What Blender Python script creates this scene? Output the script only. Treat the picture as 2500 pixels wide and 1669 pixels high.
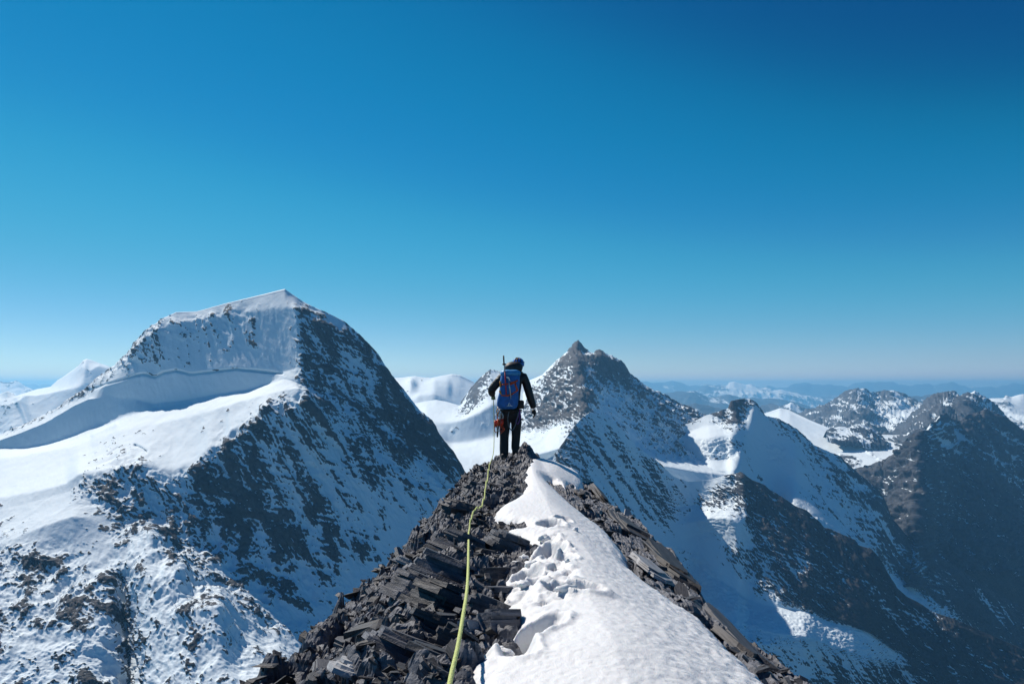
import bpy, bmesh, math, random
import numpy as np
from mathutils import Vector, Matrix

# ---------------------------------------------------------------- camera, sky, sun, exposure
sc = bpy.context.scene
for o in list(bpy.data.objects):
    bpy.data.objects.remove(o, do_unlink=True)
col = sc.collection
R = math.radians
FPX, HX, HY = 1667.0, 1250.0, 940.0          # focal length and eye level in the photograph's own pixels

cam = bpy.data.cameras.new('camera')
cam.lens = 24.0
cam.sensor_width = 36.0
cam.shift_y = (HY - 834.5) / 2500.0
cam.clip_start = 0.05
cam.clip_end = 300000.0
cam_o = bpy.data.objects.new('camera', cam)
cam_o.rotation_euler = (R(90), 0, 0)
col.objects.link(cam_o)
sc.camera = cam_o

SUN_AZ, SUN_EL = 44.0, 42.0                   # degrees left of the view direction, degrees above the horizon
sdir = Vector((-math.sin(R(SUN_AZ)) * math.cos(R(SUN_EL)), math.cos(R(SUN_AZ)) * math.cos(R(SUN_EL)), math.sin(R(SUN_EL))))

w = bpy.data.worlds.new('World')
sc.world = w
w.use_nodes = True
nt = w.node_tree
bg = nt.nodes['Background']
sky = nt.nodes.new('ShaderNodeTexSky')
sky.sky_type = 'NISHITA'
sky.sun_disc = False
sky.sun_elevation = R(SUN_EL)
sky.sun_rotation = R(-SUN_AZ)
sky.altitude = 3700
sky.air_density = 1.0
sky.dust_density = 0.1
sky.ozone_density = 3.0
hs = nt.nodes.new('ShaderNodeHueSaturation')      # the cold teal cast of the whole sky
hs.inputs['Hue'].default_value = 0.478
hs.inputs['Saturation'].default_value = 1.28
nt.links.new(sky.outputs[0], hs.inputs['Color'])
k_in = nt.nodes.new('ShaderNodeVectorMath'); k_in.operation = 'SCALE'; k_in.inputs['Scale'].default_value = 0.0563
crv = nt.nodes.new('ShaderNodeRGBCurve')          # film-like roll-off: deep at the top, pale and not glaring near the horizon
for ch, pts in enumerate(([(0, 0), (.012, .0003), (.02, .0018), (.04, .017), (.09, .056), (.19, .135), (.5, .36), (1, .7)],
                          [(0, 0), (.08, .032), (.11, .08), (.15, .112), (.19, .152), (.31, .210), (.39, .25), (.6, .40), (1, .72)],
                          [(0, 0), (.175, .11), (.234, .19), (.358, .272), (.5, .325), (.75, .52), (1, .75)])):
    c = crv.mapping.curves[ch]
    while len(c.points) < len(pts):
        c.points.new(.5, .5)
    for p, (a, b) in zip(c.points, pts):
        p.location = (a, b)
crv.mapping.update()
k_out = nt.nodes.new('ShaderNodeVectorMath'); k_out.operation = 'SCALE'; k_out.inputs['Scale'].default_value = 17.76
nt.links.new(hs.outputs[0], k_in.inputs[0]); nt.links.new(k_in.outputs[0], crv.inputs['Color'])
nt.links.new(crv.outputs[0], k_out.inputs[0]); nt.links.new(k_out.outputs[0], bg.inputs['Color'])
bg.inputs['Strength'].default_value = 0.118

sun = bpy.data.lights.new('sun', 'SUN')
sun.energy = 4.75
sun.angle = R(0.53)
sun.color = (1.0, 0.93, 0.84)
sun_o = bpy.data.objects.new('sun', sun)
sun_o.rotation_euler = (-sdir).to_track_quat('-Z', 'Y').to_euler()
sun_o.location = sdir * 50
col.objects.link(sun_o)

sc.view_settings.view_transform = 'Standard'
sc.view_settings.look = 'None'
sc.view_settings.exposure = 0.1
sc.view_settings.gamma = 1.0
sc.view_settings.use_curve_mapping = False
sc.cycles.use_denoising = True
sc.cycles.max_bounces = 6
sc.cycles.diffuse_bounces = 1
sc.cycles.glossy_bounces = 2
sc.cycles.transmission_bounces = 2
sc.cycles.volume_bounces = 2
sc.cycles.caustics_reflective = False
sc.cycles.caustics_refractive = False

# ---------------------------------------------------------------- helpers: noise, meshes, tags
_rs = np.random.RandomState(7)
_perm = _rs.permutation(256).astype(np.int32)
_perm = np.concatenate([_perm, _perm, _perm])
_g3 = _rs.normal(size=(256, 3)).astype(np.float32)
_g3 /= np.linalg.norm(_g3, axis=1, keepdims=True)


def noise3(x, y, z):
    """gradient noise, about -1..1"""
    x = np.asarray(x, np.float32); y = np.asarray(y, np.float32); z = np.asarray(z, np.float32)
    xi = np.floor(x); yi = np.floor(y); zi = np.floor(z)
    fx = x - xi; fy = y - yi; fz = z - zi
    X = xi.astype(np.int32) & 255; Y = yi.astype(np.int32) & 255; Z = zi.astype(np.int32) & 255
    u = fx * fx * fx * (fx * (fx * 6 - 15) + 10)
    v = fy * fy * fy * (fy * (fy * 6 - 15) + 10)
    t = fz * fz * fz * (fz * (fz * 6 - 15) + 10)

    def gr(dx, dy, dz):
        h = _perm[_perm[_perm[X + dx] + Y + dy] + Z + dz]
        g = _g3[h]
        return g[..., 0] * (fx - dx) + g[..., 1] * (fy - dy) + g[..., 2] * (fz - dz)
    a = gr(0, 0, 0) * (1 - u) + gr(1, 0, 0) * u
    b = gr(0, 1, 0) * (1 - u) + gr(1, 1, 0) * u
    c = gr(0, 0, 1) * (1 - u) + gr(1, 0, 1) * u
    d = gr(0, 1, 1) * (1 - u) + gr(1, 1, 1) * u
    return ((a * (1 - v) + b * v) * (1 - t) + (c * (1 - v) + d * v) * t) * 1.6


def fbm(x, y, z, octv=4, gain=0.5, ridged=False):
    s = np.zeros(np.shape(x), np.float32); amp = 1.0; tot = 0.0; k = 1.0
    for i in range(octv):
        n = noise3(x * k + 17.3 * i, y * k - 9.1 * i, z * k + 4.7 * i)
        if ridged:
            n = 1 - 2 * np.abs(n)
        s += amp * n
        tot += amp; amp *= gain; k *= 2.03
    return s / tot


def sstep(a, b, x):
    t = np.clip((x - a) / (b - a), 0, 1)
    return t * t * (3 - 2 * t)


def blur(a, n=1):
    for _ in range(n):
        p = np.pad(a, ((1, 1), (0, 0)), mode='edge'); a = (p[:-2] + 2 * p[1:-1] + p[2:]) * 0.25
        p = np.pad(a, ((0, 0), (1, 1)), mode='edge'); a = (p[:, :-2] + 2 * p[:, 1:-1] + p[:, 2:]) * 0.25
    return a


def gauss1(a, sig):
    k = int(max(1, round(sig * 3)))
    wt = np.exp(-0.5 * (np.arange(-k, k + 1) / max(sig, .3)) ** 2); wt /= wt.sum()
    # continue the slope at both ends so the border does not bend
    l = a[0] + (a[0] - a[1:k + 1][::-1]) if k < len(a) else np.full(k, a[0])
    r = a[-1] + (a[-1] - a[-k - 1:-1][::-1]) if k < len(a) else np.full(k, a[-1])
    return np.convolve(np.concatenate([l, a, r]), wt, 'valid')


def seg_dist(px, py, pts):
    """distance to a polyline in the plane, and the parameter 0..1 along it"""
    best = np.full(px.shape, 1e9, np.float32); par = np.zeros(px.shape, np.float32)
    n = len(pts) - 1
    for i in range(n):
        ax, ay = pts[i][:2]; bx, by = pts[i + 1][:2]
        dx, dy = bx - ax, by - ay
        t = np.clip(((px - ax) * dx + (py - ay) * dy) / (dx * dx + dy * dy + 1e-9), 0, 1)
        d = np.hypot(px - ax - t * dx, py - ay - t * dy)
        m = d < best
        best = np.where(m, d, best); par = np.where(m, (i + t) / n, par)
    return best, par


def in_poly(px, py, poly):
    c = np.zeros(px.shape, bool)
    j = len(poly) - 1
    for i in range(len(poly)):
        xi, yi = poly[i]; xj, yj = poly[j]
        m = ((yi > py) != (yj > py)) & (px < (xj - xi) * (py - yi) / (yj - yi + 1e-12) + xi)
        c ^= m
        j = i
    return c


def poly_sd(px, py, poly):
    """signed distance to a polygon, positive inside"""
    d, _ = seg_dist(px, py, list(poly) + [poly[0]])
    return np.where(in_poly(px, py, poly), d, -d)


def tag(o, label=None, cat=None, group=None, kind=None):
    if label: o['label'] = label
    if cat: o['category'] = cat
    if group: o['group'] = group
    if kind: o['kind'] = kind
    return o


def link(o, parent=None):
    col.objects.link(o)
    if parent is not None:
        o.parent = parent
    return o


def np_mesh(name, V, F, mat=None, smooth=True, attrs=None):
    """mesh from arrays; F is (n,4) or (n,3)"""
    me = bpy.data.meshes.new(name)
    V = np.ascontiguousarray(V, np.float32); F = np.ascontiguousarray(F, np.int32)
    k = F.shape[1]
    me.vertices.add(len(V)); me.vertices.foreach_set('co', V.ravel())
    me.loops.add(F.size); me.loops.foreach_set('vertex_index', F.ravel())
    me.polygons.add(len(F))
    me.polygons.foreach_set('loop_start', np.arange(0, F.size, k, dtype=np.int32))
    me.polygons.foreach_set('loop_total', np.full(len(F), k, np.int32))
    me.polygons.foreach_set('use_smooth', np.full(len(F), smooth, bool))
    for an, data in (attrs or {}).items():
        if data.ndim == 2:
            a = me.attributes.new(an, 'FLOAT_COLOR', 'POINT')
            c = np.ones((len(V), 4), np.float32); c[:, :data.shape[1]] = data
            a.data.foreach_set('color', c.ravel())
        else:
            a = me.attributes.new(an, 'FLOAT', 'POINT')
            a.data.foreach_set('value', np.ascontiguousarray(data, np.float32))
    me.update(calc_edges=True)
    if mat: me.materials.append(mat)
    return me


def grid_faces(m, n):
    i = np.arange(m * n).reshape(m, n)
    return np.stack([i[:-1, :-1], i[1:, :-1], i[1:, 1:], i[:-1, 1:]], -1).reshape(-1, 4)


def mobj(name, me, parent=None):
    return link(bpy.data.objects.new(name, me), parent)


def new_mat(name):
    m = bpy.data.materials.new(name); m.use_nodes = True
    b = m.node_tree.nodes['Principled BSDF']
    return m, m.node_tree, b


# ---------------------------------------------------------------- materials of the mountains
def mountain_mat(name, scale, bump, rough=0.75, edge=0.09, crumble=0.9):
    """snow where the terrain's own 'bare' value is low, rock where it is high, with a crumbling border between them"""
    m, t, b = new_mat(name)
    L = t.links.new
    tc = t.nodes.new('ShaderNodeTexCoord')
    n = t.nodes.new('ShaderNodeTexNoise'); n.inputs['Scale'].default_value = scale
    n.inputs['Detail'].default_value = 5; n.inputs['Roughness'].default_value = 0.62
    L(tc.outputs['Object'], n.inputs['Vector'])
    av = t.nodes.new('ShaderNodeAttribute'); av.attribute_name = 'bare'
    ac = t.nodes.new('ShaderNodeAttribute'); ac.attribute_name = 'col'
    ma = t.nodes.new('ShaderNodeMath'); ma.operation = 'MULTIPLY_ADD'; ma.inputs[1].default_value = crumble; ma.inputs[2].default_value = -0.5 * crumble
    L(n.outputs['Fac'], ma.inputs[0])
    ad = t.nodes.new('ShaderNodeMath'); ad.operation = 'ADD'
    L(ma.outputs[0], ad.inputs[0]); L(av.outputs['Fac'], ad.inputs[1])
    sm = t.nodes.new('ShaderNodeMapRange'); sm.interpolation_type = 'SMOOTHSTEP'
    sm.inputs['From Min'].default_value = -edge; sm.inputs['From Max'].default_value = edge
    L(ad.outputs[0], sm.inputs['Value'])
    r = t.nodes.new('ShaderNodeMapRange')
    r.inputs['From Min'].default_value = 0.3; r.inputs['From Max'].default_value = 0.7
    r.inputs['To Min'].default_value = 0.55; r.inputs['To Max'].default_value = 1.5
    L(n.outputs['Fac'], r.inputs['Value'])
    mr = t.nodes.new('ShaderNodeMix'); mr.data_type = 'RGBA'; mr.blend_type = 'MULTIPLY'; mr.inputs['Factor'].default_value = 1.0
    L(ac.outputs['Color'], mr.inputs[6]); L(r.outputs[0], mr.inputs[7])
    mx = t.nodes.new('ShaderNodeMix'); mx.data_type = 'RGBA'
    L(sm.outputs[0], mx.inputs['Factor']); mx.inputs[6].default_value = (*SNOW, 1); L(mr.outputs[2], mx.inputs[7])
    L(mx.outputs[2], b.inputs['Base Color'])
    b.inputs['Roughness'].default_value = rough
    b.inputs['Specular IOR Level'].default_value = 0.15
    hb = t.nodes.new('ShaderNodeMath'); hb.operation = 'MULTIPLY'
    hm = t.nodes.new('ShaderNodeMath'); hm.operation = 'MULTIPLY_ADD'; hm.inputs[1].default_value = .8; hm.inputs[2].default_value = .2
    L(sm.outputs[0], hm.inputs[0]); L(hm.outputs[0], hb.inputs[0]); L(n.outputs['Fac'], hb.inputs[1])
    bp = t.nodes.new('ShaderNodeBump'); bp.inputs['Strength'].default_value = bump
    bp.inputs['Distance'].default_value = 1.2 / scale
    L(hb.outputs[0], bp.inputs['Height']); L(bp.outputs[0], b.inputs['Normal'])
    return m


SNOW = np.array([0.80, 0.91, 0.98]); ROCK = np.array([0.036, 0.042, 0.053]); ROCK2 = np.array([0.08, 0.08, 0.086])
MAT_NEAR = mountain_mat('mountain_snow_and_rock', 0.07, 0.35)
MAT_FAR = mountain_mat('far_mountain_snow_and_rock', 0.022, 0.35)


# ---------------------------------------------------------------- terrain lofted between traced ridge and ledge lines
def terrain(name, rows, step=2.5, mat=None, soft=2, back=600., amp=14., asnow=3., La=60., Lb=None, ang=0.,
            rock_hard=0.12, seed=0., bias=0., carve=(), paint=(), polys=(), rockc=ROCK, rock2=ROCK2, serac=(),
            contrast=1.2, slope_k=3.5, noise_mix=0.85, ribs=1.0, label=None, front=0., dsoft=9., ds=1.):
    sl = [isinstance(r, tuple) for r in rows]  # ('slope', [...]): third value is the steepness from the line above, not a distance
    rows = [np.array(r[1] if isinstance(r, tuple) else r, np.float64) for r in rows]
    wid = max(r[-1, 0] - r[0, 0] for r in rows)
    N = int(wid / step) + 2
    u = np.linspace(0, 1, N)
    cs = []
    for i, r in enumerate(rows):
        px = r[0, 0] + u * (r[-1, 0] - r[0, 0])
        c = np.stack([px] + [np.interp(px, r[:, 0], r[:, k]) for k in (1, 2, 3)])
        if sl[i]:
            a0 = (cs[-1][1] - HY) / FPX; a1 = (c[1] - HY) / FPX
            c[2] = cs[-1][2] * (c[2] + a0) / (c[2] + a1)
        cs.append(c)
    for i, c in enumerate(cs):
        c[2] = gauss1(c[2], dsoft / step)
        if i:
            c[1] = gauss1(c[1], 4 / step); c[3] = gauss1(c[3], 4 / step)
    out = []
    for i in range(len(cs) - 1):
        n = max(3, int(np.percentile(np.abs(cs[i + 1][1] - cs[i][1]), 80) / step))
        for k in range(n):
            t = k / n
            out.append(cs[i] * (1 - t) + cs[i + 1] * t)
    out.append(cs[-1])
    G = np.stack(out)                          # (M,4,N)
    PX, PY, D, RK = G[:, 0], G[:, 1], G[:, 2] * 1000. * ds, G[:, 3]
    sky0 = [a[0].copy() for a in (PX, PY, D)]
    if soft:
        PY = blur(PY, soft); D = blur(D, soft * 3); RK = blur(RK, 3)
        PY[0] = sky0[1]
    for pts, wdt, dep in carve:                # gullies (dep > 0, metres further away) and ribs (dep < 0)
        dd, par = seg_dist(PX, PY, pts)
        D = D + dep * np.exp(-(dd / wdt) ** 2)
    for (cx, cy, rx, ry, an, am) in paint:     # patches of bare rock (am > 0) or of snow (am < 0)
        ca, sa = math.cos(R(an)), math.sin(R(an))
        a = ((PX - cx) * ca + (PY - cy) * sa) / rx; b = (-(PX - cx) * sa + (PY - cy) * ca) / ry
        RK = RK + am * np.exp(-(a * a + b * b))
    for poly, val, edge in polys:
        sd = poly_sd(PX, PY, poly)
        kk = sstep(-edge, edge, sd)
        RK = RK * (1 - kk) + val * kk
    P = np.stack([D * (PX - HX) / FPX, D, -D * (PY - HY) / FPX], -1)

    def normals(P):
        a = np.gradient(P, axis=0); b = np.gradient(P, axis=1)
        n = np.cross(a, b); n /= (np.linalg.norm(n, axis=-1, keepdims=True) + 1e-9)
        n *= np.sign((n * -P).sum(-1, keepdims=True)) + 1e-9
        return n
    n0 = normals(P); n0 = np.stack([blur(n0[..., k], 4) for k in range(3)], -1)
    n0 /= np.linalg.norm(n0, axis=-1, keepdims=True) + 1e-9
    Lb = Lb or La
    ca, sa = math.cos(R(ang)), math.sin(R(ang))
    A = (P[..., 0] * ca + P[..., 2] * sa) / La + seed; B = (-P[..., 0] * sa + P[..., 2] * ca) / Lb + seed * 1.7; C = P[..., 1] / La
    X0, Y0, Z0 = P[..., 0] / La, P[..., 1] / La, P[..., 2] / La
    low = fbm(A / 3.2, B / 3.2, C / 3.2 + 3, 3) * 1.5
    mid = fbm(A, B, C, 4, 0.55) * 1.5
    fine = fbm(A * 4.6 + 11, B * 3.4, C * 4.6, 3, 0.6) * 1.5
    stk = fbm(A * 1.9 + 7, B * 0.2, C * 1.9, 4, 0.6) * 1.6
    wA = A + .55 * low + .12 * mid
    rib = (fbm(wA * .75 + 5, B * .10, C * .3 + 3, 3, .5, ridged=True) - .3) * 1.5 + .5 * (fbm(wA * 2.4 + 1, B * .22, C * .8, 3, .55, ridged=True) - .3)
    ter = (Z0 + .3 * X0) * 1.15 + .5 * low
    ter = ter - np.floor(ter); ter = np.where(ter < .7, ter / .7, (1 - ter) / .3) - .5      # ledges: long risers, short treads
    bed = fbm(X0 * 0.45 + 3, Y0 * 0.45, (Z0 + 0.35 * X0) * 3.4 + 0.6 * mid, 3) * 1.6
    sm = fbm(P[..., 0] / (La * 6), P[..., 1] / (La * 6), P[..., 2] / (La * 6) + seed, 3, 0.45)
    rk = np.clip(RK, 0, 1)
    rough = 0.12 + 0.88 * sstep(0.08, 0.5, rk)
    disp = amp * (0.7 * low + 0.3 * mid + ribs * rib + 0.25 * bed + 0.2 * ter + 0.18 * fine) * rough + asnow * sm
    for poly, sa_, sl_ in serac:               # broken ice: crevasses and towers
        kk = sstep(-6, 10, poly_sd(PX, PY, poly))
        disp = disp + kk * sa_ * (fbm(P[..., 0] / sl_, P[..., 1] / sl_, P[..., 2] / sl_ * 2.2 + seed, 4, .6, ridged=True) - .3 + .6 * fbm(P[..., 0] / sl_ * .5, P[..., 1] / sl_ * .5, P[..., 2] / sl_ + seed, 2))
    disp *= (.4 + .6 * np.clip(np.arange(disp.shape[0]) / 9., 0, 1))[:, None]      # ridge crests stay sharp
    P2 = P + n0 * disp[..., None]
    n1 = normals(P2)
    steep = blur(n1[..., 2], 6) - n1[..., 2]
    val = (rk - 0.5) * contrast + noise_mix * (0.32 * low + 0.15 * mid + 0.42 * fine + 0.28 * stk + 0.4 * bed + .62 * rib) + slope_k * steep * 0.35 + bias - .30
    val = np.where(rk < 0.03, -1, val)
    rm = sstep(-rock_hard, rock_hard, val)
    P2 = P2 + n0 * (rm * amp * 0.14 * (0.5 + fine))[..., None]
    tone = sstep(-0.6, 0.6, fbm(A * 0.35, B * 0.35 + 9, C * 0.35, 3))[..., None]
    grain = (1 + 0.35 * fbm(A * 5, B * 2, C * 5 + 3, 3))[..., None]
    rc = (rockc * (1 - tone) + rock2 * tone) * grain
    colr = rc
    val = np.clip(val, -1, 1)
    # the far side of the mountain, behind its skyline
    bk = []
    for t in (1.0, 0.5, 0.2, 0.06):
        q = P2[0].copy(); q[:, 1] += back * t; q[:, 0] *= (1 + 0 * t); q[:, 2] -= back * 1.0 * t
        bk.append(q)
    P3 = np.concatenate([np.stack(bk), P2], 0)
    colr = np.concatenate([np.repeat(colr[:1], 4, 0), colr], 0); val = np.concatenate([np.repeat(val[:1], 4, 0), val], 0)
    if front:
        q = P2[-1].copy(); q[:, 1] -= front * 0.5; q[:, 2] -= front
        P3 = np.concatenate([P3, q[None]], 0); colr = np.concatenate([colr, colr[-1:]], 0); val = np.concatenate([val, val[-1:]], 0)
    m, n = P3.shape[:2]
    me = np_mesh(name, P3.reshape(-1, 3), grid_faces(m, n), mat or MAT_NEAR, True, {'col': np.clip(colr, 0, 1).reshape(-1, 3), 'bare': val.reshape(-1)})
    o = mobj(name, me)
    tag(o, label, kind='structure')
    return o


# ---------------------------------------------------------------- ground far below, to the horizon
def ground_sheet():
    n = 40
    g = np.linspace(-1, 1, n)
    xs = np.sign(g) * np.abs(g) ** 2 * 100000
    X, Y = np.meshgrid(xs, xs * .72 + 40000)
    Z = -3000 + 60 * fbm(X / 9000, Y / 9000, X * 0, 3)
    me = np_mesh('ground', np.stack([X, Y, Z], -1).reshape(-1, 3), grid_faces(n, n))
    m, t, b = new_mat('valley_ground')
    nz = t.nodes.new('ShaderNodeTexNoise'); nz.inputs['Scale'].default_value = 0.0006; nz.inputs['Detail'].default_value = 8
    tc = t.nodes.new('ShaderNodeTexCoord'); t.links.new(tc.outputs['Object'], nz.inputs['Vector'])
    cr = t.nodes.new('ShaderNodeValToRGB')
    cr.color_ramp.elements[0].color = (0.03, 0.045, 0.02, 1); cr.color_ramp.elements[1].color = (0.10, 0.09, 0.06, 1)
    t.links.new(nz.outputs['Fac'], cr.inputs[0]); t.links.new(cr.outputs[0], b.inputs['Base Color'])
    b.inputs['Roughness'].default_value = 0.9
    me.materials.append(m)
    tag(mobj('ground', me), 'dark valley floor far below the mountains', kind='structure')


ground_sheet()

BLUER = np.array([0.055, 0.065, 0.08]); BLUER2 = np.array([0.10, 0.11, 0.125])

# far ranges -----------------------------------------------------------------------------------
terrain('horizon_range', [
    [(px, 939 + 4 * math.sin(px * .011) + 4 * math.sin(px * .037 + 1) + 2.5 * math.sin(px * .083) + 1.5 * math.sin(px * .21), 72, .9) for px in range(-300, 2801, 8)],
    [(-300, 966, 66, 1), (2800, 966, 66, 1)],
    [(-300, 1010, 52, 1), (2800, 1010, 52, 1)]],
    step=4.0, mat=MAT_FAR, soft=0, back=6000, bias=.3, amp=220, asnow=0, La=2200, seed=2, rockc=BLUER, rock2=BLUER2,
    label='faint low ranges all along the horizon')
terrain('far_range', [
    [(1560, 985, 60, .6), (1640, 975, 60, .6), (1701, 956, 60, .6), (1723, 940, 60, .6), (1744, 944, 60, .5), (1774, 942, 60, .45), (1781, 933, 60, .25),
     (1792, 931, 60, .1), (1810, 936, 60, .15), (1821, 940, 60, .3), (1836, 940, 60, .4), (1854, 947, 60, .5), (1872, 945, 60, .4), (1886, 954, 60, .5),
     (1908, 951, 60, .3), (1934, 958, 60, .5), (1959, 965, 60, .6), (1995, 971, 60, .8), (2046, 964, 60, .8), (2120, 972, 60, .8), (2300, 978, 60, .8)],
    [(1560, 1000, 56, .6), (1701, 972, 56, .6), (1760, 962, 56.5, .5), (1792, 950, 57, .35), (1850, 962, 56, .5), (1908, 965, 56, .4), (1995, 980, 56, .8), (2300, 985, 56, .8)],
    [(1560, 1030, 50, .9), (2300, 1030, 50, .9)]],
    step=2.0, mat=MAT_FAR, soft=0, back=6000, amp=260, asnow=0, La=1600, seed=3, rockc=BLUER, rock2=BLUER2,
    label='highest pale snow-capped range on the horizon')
terrain('far_foothills', [
    [(1560, 975, 38, .9), (1650, 958, 38, .8), (1683, 955, 38, .7), (1697, 956, 38, .7), (1730, 969, 38, .8), (1777, 964, 38, .8), (1810, 973, 38, 1), (1854, 976, 38, 1),
     (1904, 975, 38, 1), (1959, 985, 38, 1), (1995, 1000, 38, 1), (2080, 1005, 38, 1)],
    [(1560, 1060, 30, 1), (2080, 1060, 30, 1)]],
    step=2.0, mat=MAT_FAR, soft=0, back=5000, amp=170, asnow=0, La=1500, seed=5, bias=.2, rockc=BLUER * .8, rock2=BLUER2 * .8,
    label='hazy blue foothills in front of the highest far range')
terrain('far_hills', [
    [(1640, 990, 24, 1), (1700, 987, 24, 1), (1745, 998, 24, 1), (1800, 1004, 24, 1), (1861, 993, 24, 1), (1890, 987, 24, 1), (1904, 991, 22, 1), (1920, 985, 22, .9), (1930, 980, 22, .8),
     (1941, 985, 22, .8), (1974, 1000, 22, 1), (2000, 998, 22, 1), (2040, 1003, 22, 1)],
    [(1640, 1090, 17, 1), (2040, 1090, 17, 1)]],
    step=2.0, mat=MAT_FAR, soft=0, back=3000, amp=110, asnow=0, La=900, seed=6, rockc=BLUER * .8, rock2=BLUER2 * .8,
    label='small dark blue pointed hills behind the white glacier')
terrain('far_ridge_right', [
    [(2190, 985, 30, .9), (2217, 970, 30, .9), (2250, 968, 30, .9), (2274, 963, 30, .9), (2290, 958, 30, .9), (2300, 964, 30, .9), (2360, 985, 30, .9)],
    [(2190, 1040, 24, 1), (2360, 1040, 24, 1)]],
    step=2.0, mat=MAT_FAR, soft=0, back=3000, amp=110, asnow=0, La=1100, seed=8, rockc=BLUER * .8, rock2=BLUER2 * .8,
    label='pale blue ridge between the pointed peaks on the right')
terrain('far_snow_range_right', [
    [(2380, 985, 20, .4), (2410, 973, 20, 0), (2430, 972, 20, 0), (2450, 972, 20, .1), (2456, 966, 20, .3), (2470, 969, 20, 0), (2490, 963, 20, 0), (2500, 962, 20, 0), (2512, 972, 20, 0), (2560, 985, 20, .3)],
    [(2380, 1000, 18.6, .9), (2430, 980, 18.6, .3), (2455, 980, 18.6, .4), (2490, 985, 18.4, .1), (2560, 1000, 18.6, .5)],
    [(2380, 1070, 14, .8), (2560, 1070, 14, .8)]],
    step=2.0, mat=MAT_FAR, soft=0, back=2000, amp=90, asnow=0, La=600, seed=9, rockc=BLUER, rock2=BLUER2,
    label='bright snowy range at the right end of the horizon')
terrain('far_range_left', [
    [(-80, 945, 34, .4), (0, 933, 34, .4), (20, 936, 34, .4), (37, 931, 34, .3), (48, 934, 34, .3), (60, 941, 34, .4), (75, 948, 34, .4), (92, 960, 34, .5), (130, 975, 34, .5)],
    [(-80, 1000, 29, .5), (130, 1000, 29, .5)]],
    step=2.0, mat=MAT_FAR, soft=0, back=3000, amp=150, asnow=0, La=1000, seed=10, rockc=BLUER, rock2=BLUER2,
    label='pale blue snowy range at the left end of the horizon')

# left: snow peak behind the big mountain's shoulder -------------------------------------------------
terrain('snow_peak_far_left', [
    [(-80, 975, 12, .1), (0, 962, 12, .1), (17, 955, 11.5, .25), (32, 960, 11.6, .2), (40, 966, 12, .05), (87, 951, 13, 0), (123, 944, 13, 0), (140, 929, 13, .2), (153, 921, 13, .2), (179, 902, 13, .25), (195, 889, 13, .25),
     (204, 879, 13, .3), (211, 876, 13, .3), (220, 878, 13, .2), (244, 887, 13, .1), (263, 893, 13, 0), (300, 915, 13, 0), (380, 960, 13, 0)],
    [(-80, 985, 11.5, .1), (40, 970, 11.4, .1), (90, 962, 12.2, 0), (140, 945, 12.3, 0), (170, 930, 12.2, 0), (195, 897, 12.55, 0), (207, 892, 12.4, .1), (215, 905, 12.3, .2), (240, 892, 12.7, 0), (265, 898, 12.7, 0), (380, 970, 12.7, 0)],
    [(-80, 1000, 11.2, .15), (40, 985, 11.0, .15), (60, 966, 11.5, 0), (90, 966, 11.5, 0), (130, 958, 11.6, 0), (190, 945, 11.6, 0), (207, 935, 11.9, 0), (230, 930, 12.2, .1), (380, 1000, 12.2, 0)],
    [(-80, 1080, 10.4, .2), (40, 1060, 10.2, .2), (90, 1050, 10.6, .12), (190, 1040, 10.8, .05), (380, 1080, 11, .1)],
    [(-80, 1200, 9.6, .1), (380, 1200, 9.8, .1)]],
    step=2.0, mat=MAT_FAR, soft=1, back=2000, amp=40, asnow=25, La=220, seed=11, carve=[([(40, 966), (60, 1010), (75, 1050)], 8, -120)],
    label='distant snow peak behind the left shoulder of the big mountain')

# right: chain of peaks beyond the white glacier -----------------------------------------------------
terrain('peak_chain_right', [
    [(1950, 1015, 15, .9), (1970, 1003, 15, .9), (1992, 1000, 15, .9), (2014, 989, 15, .9), (2046, 967, 15, .8), (2068, 956, 15, .8), (2095, 947, 15, .75), (2106, 949, 15, .35), (2122, 957, 15, .4), (2141, 959, 15.2, .5),
     (2150, 957, 15.2, .3), (2165, 953, 15.2, .6), (2177, 952, 15.2, .7), (2195, 956, 15.2, .7), (2217, 969, 15.2, .8), (2246, 987, 15, .6), (2300, 1005, 15, .8)],
    [(1950, 1030, 14.2, .9), (1990, 1015, 14.2, .9), (2040, 995, 14.1, .9), (2095, 968, 14.2, .75), (2125, 985, 14.6, .6), (2150, 985, 14.8, .5), (2180, 975, 14.6, .6), (2217, 993, 14.4, .55), (2250, 1000, 14.2, .6), (2300, 1015, 14.2, .8)],
    [(1950, 1060, 12.6, .8), (2020, 1040, 12.7, .75), (2110, 1010, 13.0, .85), (2160, 1010, 13.6, .4), (2215, 1008, 13.5, .3), (2300, 1040, 13, .9)],
    [(1950, 1110, 11, .9), (2100, 1080, 11, 1), (2200, 1085, 11, 1), (2300, 1100, 11, 1)]],
    step=2.0, mat=MAT_FAR, soft=1, back=2500, amp=105, asnow=10, La=300, Lb=600, ang=20, seed=12, rockc=BLUER, rock2=BLUER2,
    bias=0.14, label='broad grey double-topped mountain beyond the white glacier')
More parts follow.
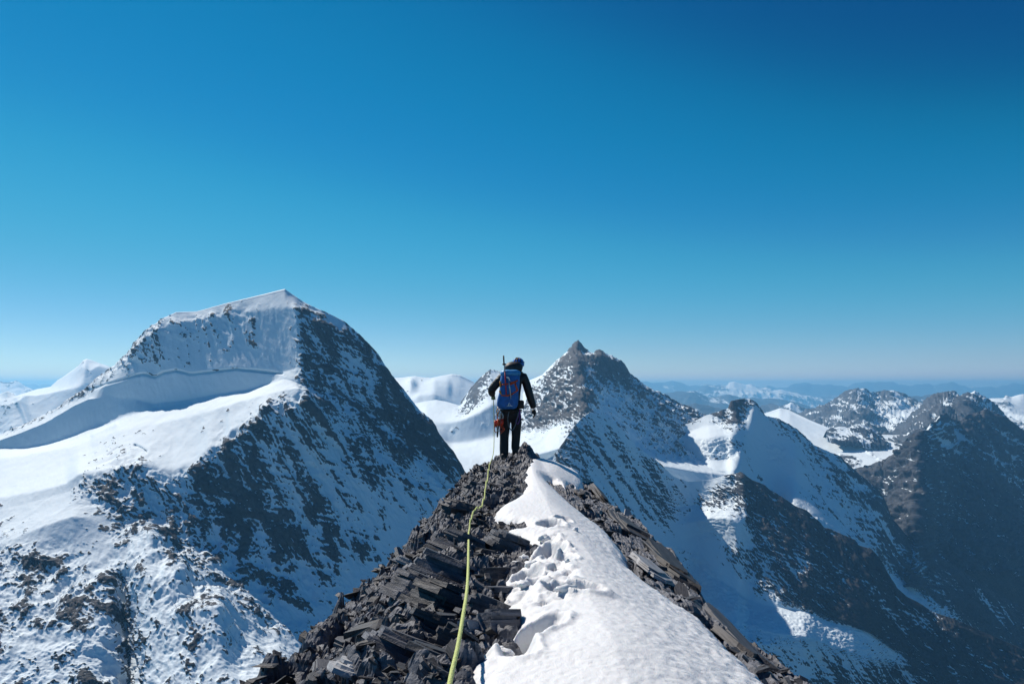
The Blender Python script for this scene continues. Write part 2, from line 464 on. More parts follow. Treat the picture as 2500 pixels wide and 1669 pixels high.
terrain('pointed_peaks_right', [
    [(2140, 1085, 11.2, 1), (2172, 1065, 11.2, 1), (2213, 1032, 11, 1), (2250, 997, 11, 1), (2266, 975, 11, .95), (2274, 969, 11, .95), (2295, 964, 11, .9), (2315, 955, 11, .8), (2327, 958, 11, .5), (2344, 970, 11, .6), (2356, 963, 10.7, .8),
     (2368, 959, 10.6, .6), (2381, 956, 10.6, .5), (2397, 965, 10.6, .6), (2417, 981, 10.6, .7), (2444, 1005, 10.4, .7), (2464, 1026, 10.2, .7), (2500, 1050, 10, .8), (2580, 1090, 10, .8)],
    [(2140, 1090, 10.2, 1), (2200, 1060, 10, 1), (2250, 1020, 9.9, .9), (2295, 990, 10, .75), (2315, 985, 10.2, .55), (2335, 990, 10.3, .7), (2352, 985, 9.7, .8), (2382, 985, 10, .5), (2420, 1005, 10, .65), (2500, 1065, 9.6, .6), (2580, 1100, 9.6, .7)],
    [(2140, 1100, 9.4, 1), (2220, 1070, 9.1, .8), (2260, 1050, 9, .7), (2300, 1035, 9.1, .85), (2350, 1030, 9.2, .8), (2420, 1040, 9.4, .7), (2580, 1120, 9, .8)],
    [(2140, 1180, 8.2, 1), (2580, 1180, 8.2, 1)]],
    step=2.0, mat=MAT_FAR, soft=1, back=2000, amp=85, asnow=5, La=220, Lb=480, ang=25, seed=14, rockc=BLUER, rock2=BLUER2, contrast=1.9,
    paint=[(2245, 1022, 12, 5, -30, -.9), (2283, 1020, 6, 8, 20, -.8)],
    bias=0.2, label='two sharp grey peaks with snow dusted right sides')

# white glacier and the rock island in it ------------------------------------------------------------
terrain('glacier', [
    [(1830, 1015, 10.2, 0), (1868, 1009, 10.2, 0), (1904, 996, 10.2, 0), (1926, 1000, 10.1, 0), (1977, 1025, 9.6, 0), (2039, 1050, 9.1, 0), (2110, 1060, 9.0, 0), (2240, 1062, 9.0, 0)],
    [(1830, 1060, 8.8, 0), (1930, 1050, 8.8, 0), (2050, 1085, 8.2, 0), (2150, 1090, 8.1, 0), (2240, 1088, 8.1, 0)],
    [(1830, 1190, 7.2, 0), (2060, 1150, 7.2, 0), (2110, 1140, 7.25, 0), (2240, 1130, 7.3, 0)]],
    step=2.5, mat=MAT_FAR, soft=4, back=300, amp=24, asnow=16, La=130, seed=15, polys=[([(2050, 1110), (2080, 1112), (2103, 1125), (2098, 1140), (2060, 1150), (2040, 1130)], .75, 5),
        ([(2101, 1092), (2121, 1100), (2142, 1116), (2162, 1127), (2158, 1130), (2136, 1118), (2118, 1106), (2100, 1096)], .6, 2)], noise_mix=.4,
    ds=1.1, label='broad bright white glacier with a dark moraine stripe')
terrain('rock_island', [
    [(2018, 1052, 8.5, .9), (2030, 1045, 8.5, .6), (2050, 1041, 8.5, .3), (2075, 1043, 8.5, .2), (2090, 1036, 8.5, .5), (2110, 1037, 8.5, .3), (2130, 1045, 8.5, .5), (2145, 1055, 8.5, .7), (2172, 1084, 8.3, .9)],
    [(2018, 1060, 8.3, 1), (2040, 1065, 8.2, .6), (2060, 1060, 8.25, 0), (2080, 1060, 8.2, .6), (2100, 1062, 8.15, .9), (2125, 1062, 8.2, .3), (2145, 1070, 8.2, 1), (2172, 1086, 8.2, .9)],
    [(2018, 1066, 8.05, .8), (2050, 1080, 7.95, 1), (2085, 1078, 7.95, 1), (2110, 1084, 7.95, .2), (2150, 1088, 7.95, .9), (2172, 1088, 8.05, .5)]],
    step=1.6, mat=MAT_FAR, soft=1, back=300, amp=22, asnow=3, La=110, seed=16, rockc=BLUER * .8, rock2=BLUER, front=60,
    ds=1.1, bias=0.12, label='dark rock island with snow cap standing in the white glacier')

# big dark mountain on the right ---------------------------------------------------------------------
BR = np.array([0.035, 0.042, 0.054]); BR2 = np.array([0.085, 0.087, 0.095])
terrain('dark_mountain_right', [
    [(2060, 1165, 7.6, 1), (2091, 1146, 7.6, 1), (2111, 1138, 7.5, 1), (2148, 1128, 7.4, 1), (2162, 1124, 7.4, 1), (2183, 1110, 7.3, 1), (2205, 1091, 7.2, 1), (2223, 1069, 7.1, 1), (2246, 1052, 7.0, .9), (2262, 1048, 7.2, .4), (2280, 1025, 7.5, .6),
     (2291, 1012, 7.8, .8), (2303, 1007, 7.8, 1), (2315, 1018, 7.9, .8), (2344, 1028, 7.9, .8), (2362, 1012, 7.9, 1), (2385, 1007, 7.9, 1), (2405, 999, 7.9, 1), (2417, 1010, 7.9, 1), (2434, 1012, 7.9, 1), (2458, 1026, 7.9, 1), (2500, 1052, 7.9, .9), (2600, 1090, 7.9, .9)],
    ('slope', [(2060, 1200, .72, 1), (2111, 1190, .72, 1), (2183, 1165, .72, 1), (2246, 1100, .72, 1), (2258, 1095, 1.3, .75), (2290, 1075, 1.7, .4), (2330, 1075, 1.7, .5), (2362, 1055, 1.7, .85), (2405, 1050, 1.7, .9), (2440, 1060, 1.7, .75), (2500, 1080, 1.7, .75), (2600, 1110, 1.7, .8)]),
    ('slope', [(2060, 1250, .72, 1), (2120, 1240, .72, 1), (2200, 1200, .72, 1), (2262, 1155, .72, 1), (2285, 1145, 1.7, .9), (2340, 1120, 1.8, .7), (2400, 1110, 1.8, .8), (2500, 1120, 1.8, .8), (2600, 1140, 1.8, .9)]),
    ('slope', [(2060, 1330, .72, 1), (2140, 1320, .72, 1), (2210, 1280, .72, 1), (2262, 1235, .72, 1), (2300, 1230, 1.8, 1), (2400, 1200, 1.8, .92), (2600, 1210, 1.8, 1)]),
    ('slope', [(2060, 1420, .72, 1), (2160, 1390, .72, 1), (2230, 1345, .72, 1), (2270, 1310, 1.2, 1), (2290, 1275, 1.6, 1), (2340, 1262, 1.8, 1), (2600, 1290, 1.8, 1)]),
    ('slope', [(2060, 1500, .8, 1), (2230, 1440, .8, 1), (2330, 1400, .45, 1), (2420, 1400, .45, 1), (2600, 1410, .5, 1)])],
    step=2.2, soft=2, back=1500, amp=74, asnow=3, La=130, Lb=420, ang=14, seed=18, rockc=BR, rock2=BR2, contrast=1.5,
    paint=[(2290, 1075, 30, 10, 40, -.5), (2340, 1108, 22, 8, 25, -.9), (2310, 1080, 9, 5, 45, -.9), (2345, 1065, 60, 7, 35, -.55), (2400, 1105, 70, 7, 35, -.5), (2455, 1070, 55, 6, 35, -.5), (2430, 1150, 60, 5, 35, -.45), (2480, 1120, 40, 5, 35, -.5)], mat=MAT_FAR,
    ds=1.0, bias=0.1, label='huge dark shaded mountain wall with grey ribs on the right')
terrain('brown_foothill', [
    [(2240, 1385, 4.7, 1), (2300, 1372, 4.7, 1), (2323, 1376, 4.7, .8), (2345, 1366, 4.7, 1), (2363, 1356, 4.7, 1), (2378, 1354, 4.7, 1), (2395, 1350, 4.7, 1), (2410, 1358, 4.7, 1), (2432, 1364, 4.7, 1), (2500, 1367, 4.8, 1), (2600, 1370, 4.8, 1)],
    ('slope', [(2240, 1410, 1.5, 1), (2320, 1395, 1.4, .7), (2370, 1385, 1.0, 1), (2400, 1400, 1.2, 1), (2440, 1420, 1.7, 1), (2600, 1400, 1.7, 1)]),
    ('slope', [(2240, 1470, 1.6, 1), (2350, 1430, 1.4, 1), (2400, 1440, .8, 1), (2440, 1450, 1.4, 1), (2600, 1470, 1.7, 1)]),
    ('slope', [(2240, 1560, 1.7, .9), (2400, 1520, 1.6, .8), (2600, 1560, 1.7, .9)]),
    ('slope', [(2240, 1760, 1.7, 1), (2600, 1760, 1.7, 1)])],
    step=2.2, soft=2, back=800, amp=26, asnow=2, La=110, Lb=180, ang=30, seed=19, rockc=np.array([.026, .026, .028]), rock2=np.array([.06, .052, .048]),
    paint=[(2440, 1490, 40, 6, 18, -.35), (2470, 1600, 30, 4, 25, -.45)], contrast=1.8, ds=1.42, label='low dark brown rocky foothill at the right edge')

# middle: rounded snow dome and the snow basin behind the climber -----------------------------------------
terrain('snow_dome', [
    [(930, 930, 10.5, 0), (960, 922, 10.5, .15), (979, 921, 10.5, 0), (1014, 917, 10.5, 0), (1036, 921, 10.4, .15), (1053, 922, 10.4, 0), (1078, 917, 10.5, 0), (1104, 913, 10.5, 0), (1123, 916, 10.5, .1), (1142, 925, 10.5, 0), (1161, 935, 10.6, 0), (1240, 960, 10.8, 0)],
    [(930, 945, 9.9, 0), (990, 940, 9.6, .15), (1003, 930, 9.5, .4), (1020, 945, 9.7, .1), (1040, 940, 9.8, 0), (1060, 932, 9.8, 0), (1095, 940, 9.7, 0), (1102, 950, 9.7, 0), (1150, 945, 10.2, 0), (1240, 975, 10.2, 0)],
    [(930, 985, 9, 0), (1000, 980, 8.8, .1), (1020, 965, 8.9, .05), (1060, 962, 8.9, 0), (1100, 980, 9.1, 0), (1130, 990, 9.3, .05), (1240, 1000, 9.3, 0)],
    [(930, 1060, 8, 0), (1240, 1060, 8, 0)]],
    step=2.0, mat=MAT_FAR, soft=2, back=1500, amp=22, asnow=22, La=160, seed=21,
    label='distant rounded snow dome left of the climber')
terrain('snow_basin', [
    [(960, 1010, 7.8, 0), (1010, 985, 7.8, 0), (1040, 980, 7.7, 0), (1065, 976, 7.7, 0), (1090, 980, 7.6, 0), (1123, 990, 7.4, .3), (1130, 975, 7.4, .8), (1150, 947, 7.4, .8), (1162, 933, 7.4, .8), (1174, 921, 7.4, .7), (1182, 913, 7.4, .7), (1197, 902, 7.4, .5), (1209, 904, 7.4, .2),
     (1225, 908, 7.4, .3), (1250, 920, 7.3, .2), (1275, 930, 7.2, .1), (1300, 945, 7.1, 0), (1340, 980, 6.9, 0), (1430, 1010, 6.6, 0)],
    [(960, 1030, 7.2, 0), (1040, 1000, 7.1, 0), (1090, 1005, 7.0, 0), (1135, 1012, 6.8, .7), (1160, 985, 6.85, .75), (1190, 958, 6.85, .6), (1205, 960, 6.8, 0), (1230, 950, 6.85, 0), (1260, 960, 6.85, .1), (1300, 985, 6.7, 0), (1430, 1030, 6.4, 0)],
    [(960, 1050, 6.7, 0), (1040, 1025, 6.5, 0), (1090, 1030, 6.35, 0), (1130, 1022, 6.3, 0), (1170, 1005, 6.35, 0), (1200, 985, 6.45, 0), (1250, 1000, 6.5, 0), (1300, 1015, 6.4, 0), (1430, 1060, 6.2, 0)],
    [(960, 1075, 6.4, 0), (1060, 1062, 6.2, .15), (1100, 1085, 6.15, .05), (1150, 1080, 6.1, 0), (1220, 1065, 6.15, .1), (1290, 1055, 6.2, 0), (1430, 1085, 6.0, 0)],
    [(960, 1110, 5.6, 0), (1060, 1105, 5.5, 0), (1100, 1110, 5.4, 0), (1180, 1125, 5.2, 0), (1300, 1110, 5.3, 0), (1430, 1120, 5.3, 0)],
    [(960, 1150, 5.0, 0), (1120, 1165, 4.9, 0), (1430, 1150, 5.0, 0)],
    ('slope', [(960, 1300, .9, .1), (1430, 1300, .9, .1)]), ('slope', [(960, 1700, .9, .3), (1430, 1700, .9, .3)])],
    step=2.2, soft=2, back=900, amp=16, asnow=9, La=75, seed=22, mat=MAT_NEAR,
    paint=[(1060, 1045, 14, 8, 0, .35), (1100, 1050, 16, 7, 0, .3), (1180, 1035, 16, 6, 0, .25)],
    ds=1.06, label='bright snow basin behind the climber with a small rock peak')

# snow pyramid and glacier shelves, right of the rock peak ---------------------------------------------------
terrain('snow_pyramid', [
    [(1630, 1050, 6.4, .3), (1690, 1030, 6.4, .2), (1722, 1014, 6.4, 0), (1745, 1008, 6.35, .7), (1777, 997, 6.32, .8), (1785, 979, 6.3, .8), (1803, 975, 6.3, .6), (1828, 973, 6.3, .5), (1846, 982, 6.25, .7), (1862, 1003, 6.22, .5), (1868, 1014, 6.2, 0), (1901, 1022, 6.2, .6),
     (1941, 1044, 6.2, .6), (1977, 1076, 6.2, .5), (1988, 1087, 6.2, .2), (2017, 1098, 6.2, .6), (2050, 1113, 6.2, .6), (2068, 1131, 6.2, .65), (2101, 1160, 6.18, .6), (2134, 1185, 6.16, .7), (2155, 1211, 6.15, .9), (2177, 1265, 6.1, .9), (2206, 1298, 6.1, .7), (2250, 1324, 6.05, .8), (2290, 1356, 6.0, .9), (2323, 1375, 6.0, .9), (2420, 1440, 5.95, 1), (2600, 1540, 5.9, 1)],
    ('slope', [(1630, 1070, .9, .2), (1690, 1050, .8, 0), (1730, 1038, .7, 0), (1775, 1030, 1.3, .55), (1795, 1022, 1.6, .85), (1815, 1022, 1.5, .8), (1828, 1012, 1.2, 0), (1839, 1001, 1.0, 0), (1862, 1022, 1.6, 0), (1901, 1050, 1.3, .05), (1941, 1075, .82, .2), (2017, 1135, .82, .45), (2080, 1190, .82, .45), (2140, 1250, .82, .6), (2190, 1330, .82, .8), (2300, 1400, .82, .9), (2420, 1470, 1.6, 1), (2600, 1570, 1.6, 1)]),
    ('slope', [(1630, 1085, .5, 0), (1662, 1066, .35, 0), (1700, 1072, .35, 0), (1750, 1066, .35, 0), (1790, 1060, .4, 0), (1812, 1060, .6, 0), (1832, 1050, 1.2, 0), (1850, 1072, 1.6, 0), (1890, 1085, 1.6, 0), (1940, 1115, .82, .03), (2000, 1170, .82, .3), (2060, 1225, .82, .42), (2120, 1285, .82, .5), (2180, 1355, .82, .8), (2300, 1430, .82, .9), (2420, 1510, 1.6, 1), (2600, 1600, 1.6, 1)]),
    ('slope', [(1630, 1125, 1.1, .1), (1690, 1125, 1.1, .05), (1740, 1122, 1.1, .05), (1775, 1120, 1.1, .05), (1800, 1100, 1.1, .4), (1812, 1078, .7, .2), (1840, 1110, 1.6, 0), (1880, 1130, 1.5, 0), (1930, 1165, 1.3, .03), (1990, 1218, .82, .25), (2050, 1275, .82, .35), (2110, 1330, .82, .45), (2170, 1390, .82, .8), (2300, 1470, .82, .9), (2420, 1550, 1.6, 1), (2600, 1640, 1.6, 1)]),
    ('slope', [(1630, 1170, .5, 0), (1690, 1160, .4, 0), (1740, 1152, .35, 0), (1800, 1145, .4, 0), (1815, 1142, .8, 0), (1850, 1168, 1.6, .1), (1890, 1197, 1.3, .1), (1930, 1217, .5, 0), (1990, 1262, .2, 0), (2050, 1302, .16, 0), (2110, 1347, .16, 0), (2180, 1412, .18, 0), (2280, 1490, .25, .05), (2330, 1512, .8, .4), (2420, 1575, 1.6, 1), (2600, 1680, 1.6, 1)]),
    ('slope', [(1630, 1200, 1, 0), (1815, 1200, 1, 0), (1930, 1290, .6, 0), (2050, 1360, .2, 0), (2200, 1480, .2, 0), (2330, 1580, 1.2, .7), (2600, 1760, 1.6, 1)])],
    step=2.0, soft=1, dsoft=8, back=900, amp=17, asnow=4, La=62, Lb=110, ang=25, seed=24,
    serac=[([(1710, 1072), (1795, 1066), (1803, 1085), (1778, 1124), (1712, 1122)], 26, 60), ([(1880, 1190), (1930, 1212), (2050, 1296), (2130, 1350), (2200, 1420), (2330, 1505), (2340, 1560), (2200, 1500), (2050, 1390), (1900, 1260)], 16, 40), ([(1850, 1075), (1920, 1090), (1950, 1140), (1880, 1130)], 14, 60)],
    bias=0.06, label='snow pyramid with glacier shelves and an icefall right of the rock peak')

# rock and snow peak right of the climber -----------------------------------------------------------------
JR = np.array([.05, .054, .062]); JR2 = np.array([.10, .094, .094])
terrain('rock_peak', [
    [(1262, 990, 6.8, 0), (1293, 928, 6.7, 0), (1324, 915, 6.6, .1), (1342, 896, 6.5, .1), (1360, 879, 6.45, .2), (1383, 860, 6.4, .4), (1396, 846, 6.35, .9), (1401, 837, 6.3, 1), (1410, 831, 6.3, 1), (1419, 842, 6.3, 1), (1426, 851, 6.3, .9), (1439, 859, 6.35, .1), (1449, 861, 6.3, .2), (1454, 856, 6.25, .9), (1464, 853, 6.2, .8), (1482, 862, 6.2, .5), (1498, 870, 6.2, .4),
     (1515, 879, 6.2, .6), (1527, 892, 6.2, 1), (1537, 910, 6.2, .8), (1554, 925, 6.25, .5), (1579, 943, 6.3, .5), (1605, 953, 6.35, .6), (1638, 973, 6.4, .6), (1658, 984, 6.4, .7), (1684, 994, 6.4, .7), (1699, 1001, 6.4, .6), (1720, 1014, 6.4, .4), (1780, 1040, 6.4, .1)],
    [(1262, 1012, 6.5, 0), (1300, 960, 6.35, .6), (1330, 930, 6.25, .7), (1370, 890, 6.1, .8), (1395, 868, 6.0, 1), (1410, 870, 5.95, 1), (1425, 872, 5.95, .9), (1440, 872, 5.98, .6), (1452, 872, 5.95, 1), (1466, 874, 5.98, 1), (1490, 885, 6.02, .9), (1515, 900, 6.05, 1), (1540, 930, 6.1, .7), (1580, 955, 6.15, .6), (1640, 990, 6.25, .6), (1700, 1012, 6.3, .6), (1780, 1050, 6.3, .1)],
    [(1262, 1028, 6.2, .1), (1300, 985, 6.05, .8), (1340, 950, 5.95, .75), (1375, 915, 5.85, .65), (1400, 897, 5.75, .5), (1416, 893, 5.65, .8), (1428, 905, 5.68, .6), (1445, 905, 5.75, .5), (1470, 915, 5.82, .9), (1500, 925, 5.88, .8), (1545, 950, 5.95, .6), (1600, 980, 6.05, .5), (1680, 1020, 6.15, .6), (1780, 1065, 6.15, .1)],
    [(1262, 1040, 6.0, .2), (1300, 1015, 5.85, .85), (1340, 990, 5.72, .8), (1380, 965, 5.6, .75), (1420, 945, 5.42, .85), (1442, 958, 5.36, .7), (1460, 955, 5.5, .4), (1500, 965, 5.65, .3), (1560, 990, 5.8, .45), (1620, 1015, 5.9, .5), (1700, 1050, 5.95, .5), (1780, 1085, 5.95, .1)],
    [(1262, 1052, 5.75, .2), (1290, 1045, 5.65, .8), (1330, 1040, 5.5, .85), (1380, 1020, 5.35, .8), (1425, 1000, 5.18, .9), (1436, 1000, 5.18, .6), (1460, 1000, 5.28, .25), (1500, 1005, 5.4, .25), (1560, 1030, 5.6, .4), (1620, 1060, 5.7, .5), (1690, 1090, 5.75, .45), (1780, 1110, 5.75, .1)],
    [(1262, 1068, 5.5, 0), (1300, 1058, 5.42, .1), (1330, 1054, 5.32, .2), (1360, 1045, 5.18, .1), (1395, 1038, 5.05, .4), (1410, 1030, 5.02, .5), (1460, 1040, 5.05, .2), (1520, 1060, 5.2, .2), (1580, 1085, 5.35, .35), (1650, 1110, 5.5, .5), (1700, 1120, 5.5, .3), (1780, 1140, 5.5, 0)],
    [(1262, 1120, 4.9, 0), (1330, 1105, 4.85, 0), (1365, 1094, 4.8, .1), (1400, 1090, 4.75, .2), (1500, 1110, 4.8, .1), (1600, 1135, 4.9, 0), (1700, 1150, 5.0, 0), (1780, 1160, 5.1, 0)],
    [(1262, 1150, 4.9, 0), (1365, 1150, 4.85, 0), (1600, 1180, 4.85, 0), (1780, 1200, 4.9, 0)]],
    step=2.0, soft=1, back=1000, amp=25, asnow=3, La=48, Lb=95, ang=28, seed=27, rockc=JR, rock2=JR2, contrast=1.5,
    ds=1.08, bias=0.13, label='sharp rock and snow peak right of the climber')

# front spur: shaded snow flank, dark rock pyramid and the hanging glacier under it ------------------------------
terrain('front_spur', [
    [(1190, 1205, 4.500, 0), (1350, 1112, 4.577, .1), (1365, 1094, 4.600, .5), (1383, 1068, 4.636, .6), (1400, 1042, 4.670, .5), (1420, 1020, 4.710, .5), (1440, 1005, 4.750, .3), (1475, 1014, 4.793, 0), (1505, 1036, 4.829, 0), (1530, 1060, 4.860, 0), (1555, 1090, 4.887, 0), (1580, 1108, 4.913, .2), (1610, 1130, 4.945, .6), (1624, 1144, 4.960, .5),
     (1645, 1163, 4.975, .1), (1680, 1175, 5.000, 0), (1734, 1171, 4.970, 0), (1767, 1161, 4.905, .1), (1790, 1156, 4.860, .5), (1812, 1153, 4.820, .9), (1823, 1163, 4.802, 1), (1837, 1172, 4.780, 1), (1868, 1184, 4.738, 1), (1877, 1194, 4.726, 1), (1897, 1205, 4.699, 1), (1946, 1237, 4.632, 1), (1970, 1245, 4.600, 1), (2002, 1274, 4.561, 1), (2013, 1288, 4.548, .9), (2026, 1290, 4.532, 1), (2060, 1306, 4.491, 1),
     (2088, 1318, 4.457, 1), (2094, 1330, 4.450, 1), (2127, 1340, 4.409, 1), (2149, 1365, 4.381, 1), (2167, 1398, 4.359, 1), (2189, 1434, 4.331, 1), (2214, 1456, 4.300, 1), (2243, 1470, 4.264, 1), (2276, 1492, 4.223, 1), (2334, 1512, 4.150, .8), (2374, 1531, 4.114, 1), (2500, 1585, 4.000, 1), (2620, 1640, 3.900, 1)],
    ('slope', [(1190, 1270, 1.5, 0), (1400, 1110, 1.5, .4), (1440, 1075, 1.6, .5), (1500, 1085, 1.5, .45), (1560, 1130, 1.5, .55), (1620, 1185, 1.5, .75), (1650, 1200, 1.7, .4), (1700, 1205, 1.7, .1), (1760, 1200, 1.8, .6), (1800, 1190, 1.8, .9), (1822, 1200, 1.8, .95), (1880, 1240, 1.2, .95), (1950, 1300, 1.2, .85), (2020, 1360, 1.2, .9), (2100, 1420, 1.2, .9), (2200, 1510, 1.7, .95), (2334, 1580, 1.7, .95), (2620, 1720, 1.7, 1)]),
    ('slope', [(1190, 1330, 1.5, .1), (1450, 1190, 1.5, .35), (1540, 1200, 1.5, .4), (1620, 1235, 1.5, .6), (1680, 1235, 1.4, .3), (1740, 1220, 1.2, .5), (1800, 1222, 1.6, .7), (1816, 1235, 1.7, .5), (1824, 1262, 1.7, .6), (1880, 1300, 1.2, .75), (1950, 1370, 1.2, .6), (2020, 1430, 1.2, .7), (2100, 1490, 1.2, .9), (2200, 1560, 1.7, 1), (2334, 1640, 1.7, 1), (2620, 1780, 1.7, 1)]),
    ('slope', [(1190, 1400, 1.5, .1), (1500, 1290, 1.4, .3), (1620, 1285, 1.3, .2), (1690, 1275, .6, 0), (1730, 1265, .35, 0), (1780, 1265, .35, 0), (1815, 1280, .5, .1), (1850, 1330, 1.5, .6), (1900, 1390, 1.2, .5), (1960, 1440, 1.2, .75), (2040, 1490, 1.2, 1), (2120, 1530, 1.2, 1), (2220, 1600, 1.8, 1), (2334, 1690, 1.7, 1), (2620, 1820, 1.7, 1)]),
    ('slope', [(1190, 1500, 1.5, 0), (1560, 1360, 1.4, 0), (1640, 1330, 1.2, 0), (1690, 1310, 3, 0), (1720, 1300, 6, 0), (1760, 1310, 6, .1), (1800, 1360, 3, .5), (1840, 1410, 1.2, .5), (1880, 1445, 1.2, .6), (1965, 1480, 1.2, 1), (2019, 1507, 1.2, 1), (2120, 1545, 1.2, 1), (2214, 1610, 1.8, 1), (2334, 1710, 1.8, 1), (2620, 1850, 1.8, 1)]),
    ('slope', [(1190, 1580, 1.5, 0), (1600, 1430, 1.3, 0), (1660, 1390, 1.4, .1), (1720, 1380, 1.5, 0), (1770, 1420, 1.5, 0), (1820, 1460, 1.5, 0), (1867, 1477, 1.4, .05), (1965, 1492, 1.2, 0), (2019, 1517, 1.0, 0), (2120, 1541, .9, 0), (2205, 1592, 1.0, .1), (2230, 1640, 1.8, 1), (2334, 1730, 1.8, 1), (2620, 1880, 1.8, 1)]),
    ('slope', [(1190, 1680, 1.3, 0), (1640, 1500, .9, 0), (1720, 1490, .7, 0), (1790, 1505, .2, 0), (1840, 1530, .12, 0), (1900, 1545, .12, 0), (1960, 1552, .15, 0), (2019, 1570, .4, 0), (2102, 1600, .9, .05), (2200, 1612, 1.2, .3), (2236, 1690, 1.8, 1), (2334, 1760, 1.8, 1), (2620, 1900, 1.8, 1)]),
    ('slope', [(1190, 1780, 1.2, 0), (1640, 1600, .9, .2), (1740, 1570, .2, 0), (1800, 1562, .2, .1), (1860, 1575, .5, .3), (1939, 1578, 1.2, .1), (2019, 1592, 1.2, .3), (2102, 1624, 2.0, .4), (2180, 1632, 2.0, .9), (2236, 1720, 1.8, 1), (2334, 1780, 1.8, 1), (2620, 1920, 1.8, 1)]),
    ('slope', [(1190, 1880, 1.5, .6), (1640, 1720, 1.8, .6), (1900, 1700, 2.5, .8), (2102, 1740, 2.5, 1), (2334, 1850, 2, 1), (2620, 1980, 2, 1)])],
    step=2.2, soft=1, back=500, amp=16, asnow=4, La=46, Lb=80, ang=32, seed=31, rockc=np.array([.03, .035, .044]), rock2=np.array([.056, .055, .06]),
    carve=[([(1812, 1165), (1822, 1230), (1824, 1265)], 10, -40)],
    serac=[([(1640, 1330), (1700, 1340), (1830, 1470), (1860, 1500), (1760, 1500), (1660, 1440)], 14, 34), ([(1860, 1480), (2010, 1500), (2120, 1545), (2210, 1595), (2190, 1630), (2100, 1615), (2010, 1585), (1800, 1570), (1740, 1540)], 9, 26), ([(1690, 1250), (1820, 1235), (1820, 1300), (1700, 1330)], 6, 50)],
    paint=[(1960, 1640, 18, 14, 30, -.8)],
    bias=0.07, label='dark rock pyramid and shaded snow flank with a hanging glacier below')

